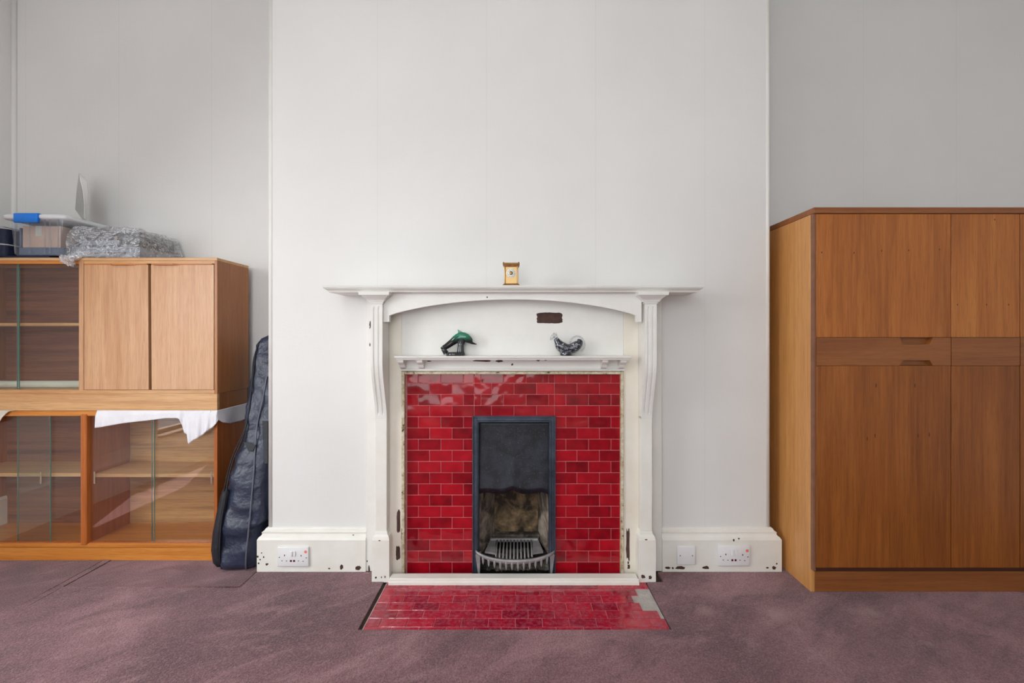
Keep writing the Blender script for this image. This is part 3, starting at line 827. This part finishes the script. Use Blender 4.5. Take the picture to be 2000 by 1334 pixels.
t = thing('blanking_plate', ((x0+x1)/2, YS, z0), 'square white blank plate on the skirting right of the fireplace', 'wall plate')
bx(x0, x1, YS-.009, YS-.0002, z0, z1, .003, seg=2).build('plate', M['plastic'], t)
for u in (.17, .83): MB().lathe([(.0024, .001), (.0024, -.0006), (.0018, -.0008)], (x0+(x1-x0)*u, YS-.009, (z0+z1)/2), 10, 'y').build('screw', M['hole'], t)
t = thing('wall_socket_box', (BR, .06, .42), 'little cream cable box on the breast side behind the wardrobe', 'cable box')
za, zb_ = pz(927, .05), pz(897, .05)
bx(BR+.0005, BR+.019, .03, .10, za, zb_, .002).build('body', M['box'], t)
MB().lathe([(.0055, .001), (.0055, -.0012), (.003, -.0014)], (BR+.009, .03, (za+zb_)/2+.003), 12, 'y').build('cable_hole', M['hole'], t)

# ------------------------------------------------------------------ wardrobe (right)
WF, WP = -.222, -.202
wx0, wx1 = 1.2585, 2.44
wy1 = .335
wd = thing('wardrobe', ((wx0+wx1)/2, .06, 0), 'tall teak wardrobe with recessed finger pulls right of the chimney breast', 'wardrobe')
zt0, zt1, zr0, zr1, zb0 = 1.616, 1.642, .9725, 1.0905, .115
bx(wx0, wx0+.018, WP, wy1, .0025, zt0, .0008).build('side_panel', M['robe_lit'], wd)
bx(wx1-.018, wx1, WP, wy1, .0025, zt0, .0008).build('side_panel', M['robe_lit'], wd)
bx(wx0, wx0+.012, WF+.004, WP-.0002, .100, zt0, .0008).build('edge_lipping', M['robe_edge'], wd)
bx(wx0-.001, wx1+.001, WF-.004, wy1, zt0, zt1, .002).build('top_board', M['robe_x'], wd)
bx(wx0+.018, wx1-.018, wy1-.008, wy1, .0025, zt0).build('back_panel', M['robe_x'], wd)
bx(wx0+.018, wx1-.018, WP+.030, WP+.034, .115, zt0).build('gap_shade_panel', M['gap'], wd)  # dark sheet painting the shade seen between the doors
bx(wx0+.012, wx1, WP-.004, WP+.02, .091, .112, .001).build('bottom_rail', M['robe_dark'], wd)  # coloured dark for the shade under the doors
bx(wx0+.0185, wx1-.0185, WP, WP+.018, .0025, .0905, .0008).build('plinth', M['robe_x'], wd)
cols = [(wx0+.0125, 1.8395), (1.8430, 2.1320), (2.136, wx1)]
for i, (a, b) in enumerate(cols):
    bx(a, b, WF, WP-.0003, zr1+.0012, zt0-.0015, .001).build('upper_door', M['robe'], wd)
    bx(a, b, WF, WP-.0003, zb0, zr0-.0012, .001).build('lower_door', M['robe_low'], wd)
    # rail with the finger pulls cut out of its edges
    if i == 1:
        pts = [(a, zr0), (b, zr0), (b, zr1), (a, zr1)]
    else:
        n0, n1 = (px(1757, WF), px(1822, WF)) if i == 0 else (a+.06, a+.20)
        d = .029
        pts = [(a, zr0), (n0, zr0), (n0+.013, zr0+.022), (n1-.013, zr0+.022), (n1, zr0), (b, zr0), (b, zr1), (n1, zr1), (n1-.013, zr1-d), (n0+.013, zr1-d), (n0, zr1), (a, zr1)]
    rail = MB().prism(pts, WF, WP+.012, 'y').build('rail', M['robe_x'], wd)
    if i != 1:
        bx(n0-.005, n1+.005, WP+.004, WP+.012, zr0-.0005, zr0+.03).build('finger_pull', M['robe_x'], rail)
        bx(n0-.005, n1+.005, WP+.004, WP+.012, zr1-.034, zr1+.0005).build('finger_pull', M['robe_x'], rail)
# small dark knots in the veneer
def knot(x, y, w_, h_):
    mb = MB(); cx, cz_ = px(x, WF), pz(y, WF)
    q = [(cx + w_/2/461*math.cos(a), cz_ + h_/2/461*math.sin(a)) for a in [R(i*40) for i in range(9)]]
    mb.prism(q, WF-.0002, WF+.0004, 'y').build('knot', M['robe_edge_d'], wd)
M['robe_edge_d'] = plain('dark_knot', S(92, 50, 24), .5)
for x, y in ((1605, 493), (1668, 494), (1722, 490), (1775, 489), (1835, 487), (1870, 595), (1927, 595), (1970, 595), (1943, 429)): knot(x, y, 2.4, 3.6)
for x, y in ((1709, 851), (1694, 857), (1793, 851), (1815, 849), (1787, 753), (1711, 753)): knot(x, y, 2.6, 9)

# ------------------------------------------------------------------ wall units (left)
UF, UB = .065, .322
ux0, ux1 = -2.776, -1.458
um = -2.117
low = thing('display_cabinet', ((ux0+ux1)/2, .19, 0), 'lower teak display cabinet with sliding glass doors standing on the carpet', 'cabinet')
T = .016
z0, z1 = .068, .732
bx(ux0, ux1, UF+.006, UF+.024, .0005, z0, .0008).build('plinth', M['orange_x'], low)
bx(ux1-.016, ux1-.001, UF+.024, UB, .0005, z0, .0008).build('plinth_end', M['orange_z'], low)
bx(ux0, ux1, UF, UB, z0, z0+T, .001).build('bottom_board', M['orange_x'], low)
bx(ux0, ux1, UF, UB, z1-.026, z1, .003).build('top_board', M['orange_x'], low)
bx(ux0, ux0+T, UF, UB, z0+T, z1-.026, .0008).build('side_panel', M['orange_z'], low)
bx(ux1-T, ux1, UF, UB, z0+T, z1-.026, .0008).build('side_panel', M['orange_z'], low)
bx(um-.004, um+.026, UF-.006, UB-.01, z0+T-.004, z1-.016, .004).build('divider', M['orange_z'], low)
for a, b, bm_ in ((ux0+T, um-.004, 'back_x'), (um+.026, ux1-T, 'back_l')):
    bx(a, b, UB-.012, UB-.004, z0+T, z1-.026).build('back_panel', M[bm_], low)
bx(ux0+T, um-.004, UF+.035, UB-.012, pz(931, .1), pz(931, .1)+.018, .001).build('shelf', M['teak_x'], low)
bx(um+.026, ux1-T, UF+.035, UB-.012, pz(932, .1), pz(932, .1)+.017, .001).build('shelf', M['teak_x'], low)
def pane(parent, a, b, y, za, zb, edge_side):
    g = bx(a, b, y, y+.004, za, zb).build('glass_door', M['glass'], parent)
    xe = b if edge_side > 0 else a
    bx(xe-.0005, xe+.0012, y-.0003, y+.0043, za, zb).build('glass_edge', M['glass_edge'], g)
    return g
za, zb = z0+T+.002, z1-.028
g1 = pane(low, ux0+T, px(98, .078), .078, za, zb, 1)
g2 = pane(low, px(34, .086), um-.006, .086, za, zb, -1)
g3 = pane(low, um+.028, px(301, .078), .078, za, zb, 1)
g4 = pane(low, px(296, .086), ux1-T-.001, .086, za, zb, -1)
for g, x in ((g1, -2.33), (g3, px(185, .078)), (g4, px(413, .086))):
    y = .078 if g is not g4 else .086
    bx(x-.004, x+.004, y-.002, y, pz(945, y), pz(921, y), .0008).build('finger_grip', M['lipgrip'], g)
lt = MB()
lt.box(um+.026, ux1-T, UF+.008, UF+.030, z0+T, z0+T+.003); lt.box(ux0+T, um-.004, UF+.008, UF+.030, z0+T, z0+T+.003)
lt.build('glass_track', M['orange_z'], low)

up = thing('wall_cabinet', ((ux0+ux1)/2, .19, .733), 'upper teak cabinet with two doors stacked on the glazed lower cabinet', 'cabinet')
uz0, uz1 = .816, 1.478
bx(ux0, ux1-.001, UF+.001, UF+.019, .7335, uz0, .0008).build('plinth', M['teak_x'], up)
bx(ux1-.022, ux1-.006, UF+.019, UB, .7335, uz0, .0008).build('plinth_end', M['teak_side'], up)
bx(ux0, ux1-.014, UF, UB, uz0, uz0+.018, .001).build('bottom_board', M['teak_x'], up)
bx(ux0, ux1+.0005, UF-.002, UB, uz1-.014, uz1, .001).build('top_board', M['teak_x'], up)
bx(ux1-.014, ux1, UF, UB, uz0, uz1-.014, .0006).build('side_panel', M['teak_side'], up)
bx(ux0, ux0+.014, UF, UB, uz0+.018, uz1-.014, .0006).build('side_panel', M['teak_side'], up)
bx(px(154, UF), px(163, UF), UF, UB-.01, uz0+.018, uz1-.014, .0006).build('divider', M['teak'], up)
bx(px(163, UF), ux1-.014, UF+.002, UF+.02, 1.450, uz1-.014).build('top_rail', M['teak_x'], up)
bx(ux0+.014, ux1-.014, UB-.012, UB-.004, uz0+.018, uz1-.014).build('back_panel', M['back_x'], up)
bx(ux0+.014, px(154, UF), UF+.002, UF+.03, uz1-.029, uz1-.014).build('top_rail', M['orange_x'], up)
bx(ux0+.014, px(154, UF), UF+.03, UB-.012, 1.146, 1.161, .001).build('shelf', M['teak_x'], up)
za, zb = uz0+.020, uz1-.030
pane(up, ux0+.014, px(36.5, .078), .078, za, zb, 1)
pane(up, px(33, .086), px(154, UF)-.001, .086, za, zb, -1)
d0, d1, d2, d3 = px(164.5, UF), px(290.5, UF), px(295, UF), px(417.5, UF)
bx(d1-.004, d2+.004, UF+.021, UF+.030, uz0+.018, 1.45).build('gap_shade_strip', M['gap'], up)  # dark strip painting the shade in the gap between the two doors
for (a, b, skew, ha, hb) in ((d0, d1, .0035, 224, 258), (d2, d3, .0035, 308, 342)):
    q = [(a+.0005, uz0+.020), (b, uz0+.020), (b-skew*.8, 1.444), (a, 1.444)] if a == d0 else [(a+skew, uz0+.020), (b, uz0+.020), (b, 1.444), (a, 1.444)]
    d = MB().prism(q, UF-.0005, UF+.018, 'y').build('door', M['teak'], up)
    hp = MB()
    hp.box(a+.003, b-.006, UF-.004, UF+.016, 1.4442, 1.4488, .001)
    x0h, x1h = px(ha, UF), px(hb, UF)
    hp.prism([(x0h-.02, UF-.003), (x0h, UF-.017), (x1h, UF-.017), (x1h+.02, UF-.003)], 1.4415, 1.4488, 'z')
    hp.build('handle', M['orange_x'], d)
bx(d0-.004, d0-.001, UF+.004, UF+.016, uz0+.02, 1.45).build('piano_hinge', M['brass_d'], up)
# paper roll lying in the upper glazed bay
rl = thing('paper_roll', (-2.45, .15, uz0+.018), 'white paper roll lying at the bottom of the glazed upper bay', 'paper roll')
rz = uz0+.018+.0185
MB().lathe([(.0125, -.33), (.0185, -.33), (.0185, .318), (.0125, .318), (.0125, .31)], (-2.44, .15, rz), 24, 'x').build('sheet', M['paperroll'], rl)

# ------------------------------------------------------------------ white cloth caught between the two cabinets
def interp(tab, x):
    if x <= tab[0][0]: return tab[0][1]
    for (a, ya), (b, yb) in zip(tab, tab[1:]):
        if x <= b: return ya + (yb-ya)*(x-a)/(b-a)
    return tab[-1][1]
botf = [(184, 836), (200, 834), (245, 826), (290, 821), (325, 816.5), (353, 816.5), (356, 826), (360, 845), (366, 848), (370, 868), (378, 860), (392, 853), (400, 846), (414, 836), (421, 829), (424, 827)]
CYF = .052
def clothf(u, v):
    if u < .8:
        s = u/.8; xpix = 187 + (425-187)*s
        zt_ = .7355; zbm = pz(interp(botf, xpix), CYF)
        x = px(xpix, CYF) - .004*v*(1-s)
        fold = .004*math.sin(xpix*.13) + .003*math.sin(xpix*.31+1) + (.008*math.sin(xpix*.36) if xpix > 340 else 0)
        y = .060 - min(1, v*3)*.009 - max(0, fold)*v
        return (x, y, zt_ + (zbm-zt_)*v)
    s = (u-.8)/.2
    y = .058 + (.322-.058)*s
    zb_ = interp([(0, .690), (.1, .672), (.35, .655), (.7, .650), (1, .668)], s)
    zt_ = .7355
    return (ux1 + .004 + .006*v + .005*math.sin(s*9)*v, y, zt_ + (zb_-zt_)*v)
cl = thing('draped_cloth', (-1.75, .06, .70), 'crumpled white cloth hanging from between the two stacked cabinets', 'cloth')
c_ = MB().grid(clothf, 170, 14).build('hanging_fold', M['cloth'], cl); mod(c_, 'SOLIDIFY', thickness=.0015, offset=0)
def tipf(u, v):   # second layer hanging behind the point
    xpix = 384 + (412-384)*u
    zbm = pz(856 - 14*u - 6*abs(u-.4), .058)
    return (px(xpix, .058), .058 + .002*math.sin(u*12), .7355 + (zbm-.7355)*v)
c_ = MB().grid(tipf, 20, 8).build('under_fold', M['cloth'], cl); mod(c_, 'SOLIDIFY', thickness=.0015, offset=0)
def cl2(u, v):
    xpix = -40 + 66*u
    zbm = pz(interp([(-40, 835), (0, 823), (6, 815), (14, 805), (26, 800.5)], xpix), CYF)
    return (px(xpix, CYF), .060 - min(1, v*3)*.008 - .003*math.sin(xpix*.3)*v, .7355 + (min(zbm, .7345)-.7355)*v)
o = MB().grid(cl2, 30, 8).build('cloth_scrap', M['cloth2']); mod(o, 'SOLIDIFY', thickness=.0015, offset=0)
tag(o, 'cream cloth corner hanging between the cabinets at the left edge', 'cloth')

# ------------------------------------------------------------------ things on top of the upper cabinet
UT = uz1
# navy bag
nb = thing('navy_bag', (-2.62, .2, UT), 'flat navy fabric bag lying under and beside the storage box', 'bag')
bx(-2.765, -2.515, .085, .31, UT+.0005, UT+.160, .02, seg=3).build('body', M['navy'], nb)
bx(-2.52, -2.30, .085, .30, UT+.0005, UT+.014, .006, seg=2).build('flap', M['navy'], nb)
for zz in (.070, .150): MB().tube([(-2.75, .083, UT+zz), (-2.53, .083, UT+zz), (-2.514, .10, UT+zz), (-2.514, .29, UT+zz)], .0035, 8).build('piping', M['zip'], nb)
# storage box
BZ = UT+.0145
sx0, sx1, sy0, sy1 = -2.492, -2.214, .074, .320
bz1 = BZ+.185
st = thing('storage_box', ((sx0+sx1)/2, .2, BZ), 'clear plastic storage box with milky lid and blue clip', 'storage box')
def rrect(x0, x1, y0, y1, r, z, n=5):
    out = []
    for cx, cy, a0 in ((x1-r, y1-r, 0), (x0+r, y1-r, 90), (x0+r, y0+r, 180), (x1-r, y0+r, 270)):
        for i in range(n+1):
            a = R(a0+90*i/n); out.append((cx+r*math.cos(a), cy+r*math.sin(a), z))
    return out
secs = [rrect(sx0+.020, sx1-.020, sy0+.018, sy1-.018, .02, BZ), rrect(sx0+.011, sx1-.011, sy0+.009, sy1-.009, .024, BZ+.010),
        rrect(sx0+.002, sx1-.002, sy0+.001, sy1-.001, .025, bz1-.012), rrect(sx0, sx1, sy0, sy1, .025, bz1)]
tb = MB(); tb.loft(secs[::-1], cap=False)
base = secs[0]
tb.add(base, [tuple(range(len(base)))])
tb.build('tub', M['tub'], st)
for xx in (-2.455, -2.385, -2.31, -2.285, -2.245):
    bx(xx-.002, xx+.002, sy0+.001, sy0+.005, BZ+.01, bz1-.01).build('rib', M['tub'], st)
MB().loft([rrect(sx0-.016, sx1+.012, sy0-.012, sy1+.01, .03, bz1-.010), rrect(sx0-.020, sx1+.014, sy0-.016, sy1+.012, .032, bz1-.004), rrect(sx0-.020, sx1+.014, sy0-.016, sy1+.012, .032, bz1+.008),
           rrect(sx0-.012, sx1+.008, sy0-.008, sy1+.006, .03, bz1+.013), rrect(sx0+.01, sx1-.01, sy0+.01, sy1-.01, .03, bz1+.010)]).build('lid', M['lid'], st)
MB().loft([rrect(px(28, .055), px(75, .055), sy0-.026, sy0-.010, .005, bz1-.030+.0), rrect(px(28, .055), px(75, .055), sy0-.026, sy0-.005, .005, bz1+.012), rrect(px(29, .055), px(74, .055), sy0-.018, sy0+.010, .004, bz1+.016)]).build('clip', M['blue'], st, label='blue plastic clip')
cb = thing('cardboard_box', (-2.33, .17, BZ+.04), 'small tan cardboard box standing inside the clear storage box', 'box')
bx(-2.450, -2.262, .105, .28, BZ+.042, BZ+.150, .002).build('carton', M['card'], cb)
bx(-2.385, -2.355, .1042, .106, BZ+.10, BZ+.150).build('tape', M['paperroll'], cb)
o = bx(-2.462, -2.235, .098, .295, BZ+.003, BZ+.0415, .003).build('file_stack', M['slate'])
tag(o, 'slate blue flat files lying at the bottom of the storage box', 'files')
o = bx(-2.462, -2.454, .10, .29, BZ+.042, BZ+.14, .002).build('blue_folder', M['slate'])
tag(o, 'slate blue folder upright beside the cardboard box', 'folder')
# curved white card on the lid
LZ2 = bz1+.0125
cc_ = thing('curved_card', (-2.27, .17, LZ2), 'bent glossy white card standing upright on the storage box lid', 'card')
def cardrow(v):
    y = 431 - (431-336)*v
    lf = interp([(336, 154.5), (372, 150), (409, 147), (420, 155), (431, 163)], y)
    cr = interp([(336, 155), (352, 156.5), (374, 161.5), (401, 164.5), (431, 164.2)], y)
    rt = interp([(336, 157), (344, 166), (350, 170), (372, 172.5), (400, 171), (431, 168)], y)
    return lf, cr, rt, y
def cardf(u, v):      # the pale band that faces the room
    lf, cr, rt, y = cardrow(v); yy = .15 + .03*u
    return (px(cr + (rt-cr)*u, yy), yy, max(LZ2, pz(y, .15)))
def cardf2(u, v):     # the hollow side turning away towards the wall
    lf, cr, rt, y = cardrow(v); yy = .15 + .10*u
    return (px(cr + (lf-cr)*u, yy), yy, max(LZ2, 1.10 + (655-y)*(yy-CAMY)/885))
o = MB().grid(cardf, 8, 30).build('sheet', M['whitecard'], cc_); mod(o, 'SOLIDIFY', thickness=.0018, offset=0)
o = MB().grid(cardf2, 10, 30).build('folded_flap', M['silver'], cc_); mod(o, 'SOLIDIFY', thickness=.0012, offset=0)
# printer wrapped in film
pr = thing('printer', (-2.02, .2, UT), 'grey desktop printer wrapped in crinkled clear plastic film', 'printer')
PX0, PX1, PY0, PY1 = -2.188, -1.856, .080, .340
bx(PX0, PX1, PY0, PY1, UT+.002, UT+.060, .012, seg=3).build('base', M['printer'], pr)
MB().loft([rrect(PX0+.004, PX1-.004, PY0+.006, PY1-.004, .02, UT+.0605), rrect(PX0+.004, PX1-.003, PY0+.008, PY1-.004, .02, UT+.105), rrect(PX0+.012, PX1-.006, PY0+.03, PY1-.006, .025, UT+.132), rrect(PX0+.04, PX1-.02, PY0+.06, PY1-.02, .03, UT+.140)]).build('scanner_lid', M['printer_d'], pr)
bx(PX0+.07, PX1-.06, PY0-.003, PY0+.02, UT+.022, UT+.030, .002).build('paper_slot', M['printer_d'], pr)
bx(PX0+.05, PX1-.09, PY0-.001, PY0+.01, UT+.062, UT+.088, .002).build('control_panel', M['printer'], pr)
MB().lathe([(.007, .004), (.007, -.003), (.004, -.004)], (px(227, PY0), PY0+.004, UT+.098), 14, 'y').build('button', M['brass_d'], pr)
# film: wrinkled shell around the printer
def wr_(p, c, a):
    v = Vector(p)
    n = noise.fractal(v*16, 1, 2, 4) + .7*abs(noise.noise(v*33))
    d = (v-Vector(c)).normalized()
    return v + d*(.006+a*n)
bm = bmesh.new(); bmesh.ops.create_cube(bm, size=1)
bmesh.ops.subdivide_edges(bm, edges=bm.edges[:], cuts=17, use_grid_fill=True)
cc0 = Vector(((PX0+PX1)/2, (PY0+PY1)/2, UT+.07))
for v in bm.verts:
    x, y, z = v.co
    fz_ = z+.5
    sx = (PX1-PX0+.02)*(1-.10*fz_**3); sy = (PY1-PY0+.012)*(1-.12*fz_**3)
    top = .150 - .010*max(0, x)*2
    p = Vector((cc0.x + x*sx, cc0.y + y*sy, UT+.003 + fz_*top))
    q = wr_(p, cc0, .011)
    q.z = max(q.z, UT+.0015); q.y = min(q.y, YA-.003)
    v.co = q
mb = MB(); bmesh.ops.triangulate(bm, faces=bm.faces[:]); mb.frombm(bm, False); mb.build('wrapping_film', M['film'], pr)
# gathered end of the film hanging over the cabinet edge
bm = bmesh.new(); bmesh.ops.create_icosphere(bm, subdivisions=4, radius=1)
tcx, tcz = px(132, .038), pz(509, .038)
for v in bm.verts:
    d = v.co.copy(); n_ = noise.fractal(d*3.1, 1, 2, 4)
    k2 = .75 + .45*n_
    v.co = Vector((tcx + d.x*.036*k2 - .012*d.z, .037 + d.y*.020*k2, tcz + d.z*.030*k2))
mb = MB(); mb.frombm(bm, False); mb.build('film_tail', M['film'], pr)
MB().tube([(tcx+.02, .045, tcz+.012), (tcx+.05, .062, UT+.012), (tcx+.09, .078, UT+.022)], [.016, .010, .014], 9, smooth=False).build('film_twist', M['film'], pr)
def skirtf(u, v):
    x = PX0+.03 + .24*u
    return (x, PY0-.008-.026*v + .004*math.sin(u*31), UT+.022 - .019*v + .006*math.sin(u*23+v*3)*(1-v))
mb = MB().grid(skirtf, 50, 6); mb.build('film_hem', M['film'], pr)

# ------------------------------------------------------------------ guitar bag
gb = thing('guitar_bag', (-1.31, .1, 0), 'dark navy soft guitar bag leaning upright between cabinet and chimney breast', 'guitar bag')
tab = [  # z, xl, xr, yf, yb
 (.0035, -1.372, -1.245, -.020, .14), (.012, -1.392, -1.232, -.034, .18), (.04, -1.402, -1.221, -.042, .23), (.10, -1.406, -1.2185, -.044, .28), (.165, -1.403, -1.2185, -.042, .31), (.195, -1.401, -1.2185, -.040, .315),
 (.215, -1.400, -1.196, -.038, .317), (.24, -1.398, -1.1815, -.034, .32), (.30, -1.392, -1.1795, -.026, .325), (.38, -1.384, -1.1795, -.014, .32), (.46, -1.372, -1.1795, .002, .31), (.52, -1.356, -1.1795, .018, .30),
 (.575, -1.335, -1.1795, .034, .28), (.62, -1.325, -1.1795, .052, .27), (.70, -1.328, -1.1795, .078, .27), (.80, -1.329, -1.1795, .105, .28), (.90, -1.328, -1.1795, .130, .29), (1.00, -1.322, -1.1795, .155, .30), (1.05, -1.318, -1.181, .170, .30), (1.085, -1.300, -1.186, .185, .29), (1.10, -1.275, -1.20, .20, .275)]
tb2 = []
for i in range(len(tab)-1):
    for j in range(6):
        t = j/6; tb2.append(tuple(a+(b-a)*t for a, b in zip(tab[i], tab[i+1])))
tb2.append(tab[-1])
def sup(a, e):
    c, s = math.cos(a), math.sin(a)
    return (abs(c)**e*(1 if c > 0 else -1), abs(s)**e*(1 if s > 0 else -1))
NS = 72; secs = []
for z, xl, xr, yf_, yb_ in tb2:
    ring = []
    xl -= .020*max(0, min(1, (z-.50)/.15))
    cx, cy = (xl+xr)/2, (yf_+yb_)/2
    for i in range(NS):
        c, s = sup(2*math.pi*i/NS, .42)
        x = cx + c*(xr-xl)/2; y = cy + s*(yb_-yf_)/2
        n_ = noise.fractal(Vector((x*9, y*9, z*13)), 1, 2, 3)
        cr = .007*math.sin((x*.9+z*.55)*60 + 3*noise.noise((x*6, z*6, 0)))*max(0, math.sin(z*9))
        if s < -.3: y += (.013*n_ + .9*cr)
        if c < -.3: x += .004*n_
        x = min(x, xr)
        ring.append((x, y, z))
    secs.append(ring)
MB().loft(secs).build('body', M['nylon'], gb)
def onfront(xpix, y, out=.004):
    # point on the front of the bag for a photograph column / row
    z = .5
    for _ in range(6):
        yf_ = interp([(t[0], t[3]) for t in tab], z); z = pz(y, yf_)
    return (px(xpix, yf_), yf_-out, z)
def seam(pts, r, name, mat):
    ps = catmull([onfront(*p) for p in pts], 6)
    MB().tube(ps, r, 7).build(name, mat, gb)
seam([(522, 735), (514, 780), (505, 820), (501, 850), (499, 880), (497, 920), (493, 965), (490, 1000), (486, 1040), (482.5, 1075), (481, 1102), (482, 1112)], .0036, 'piping', M['piping'])
seam([(507, 668), (497, 700), (493, 740), (489, 790), (481, 835), (471, 865), (456, 900), (447, 935), (441, 975), (434, 1015), (431, 1050), (430, 1090), (434, 1110)], .0034, 'piping', M['nylon_d'])
seam([(500, 690), (488, 795), (476, 845), (462, 875), (450, 908), (441, 945), (433, 985), (428, 1020)], .0026, 'zip', M['nylon_d'])
# side pocket on the left and the strap patch on the neck
secs = []
for z, o_ in ((.028, .004), (.04, .012), (.10, .016), (.18, .014), (.26, .010), (.34, .006), (.37, .002)):
    xl = interp([(t[0], t[1]) for t in tab], z); yf_ = interp([(t[0], t[3]) for t in tab], z)
    secs.append([(xl+.030, yf_-.006, z), (xl+.012, yf_-.008, z), (xl-o_, yf_+.010, z), (xl-o_, yf_+.09, z), (xl+.012, yf_+.11, z)])
MB().loft(secs).build('side_pocket', M['nylon_d'], gb)
q = [onfront(478, 862), onfront(502, 868), onfront(497, 879), onfront(488, 881)]
o = MB().add([Vector(p)+Vector((0, -.003, 0)) for p in q], [(0, 1, 2, 3)]).build('strap_patch', M['nylon_d'], gb); mod(o, 'SOLIDIFY', thickness=.004)
q = [onfront(514, 822, .002), onfront(524.5, 822, .002), onfront(524.5, 905, .002), onfront(519, 905, .002), onfront(514, 850, .002)]
o = MB().add(q, [(0, 1, 2, 3, 4)]).build('flap', M['nylon_d'], gb); mod(o, 'SOLIDIFY', thickness=.006)
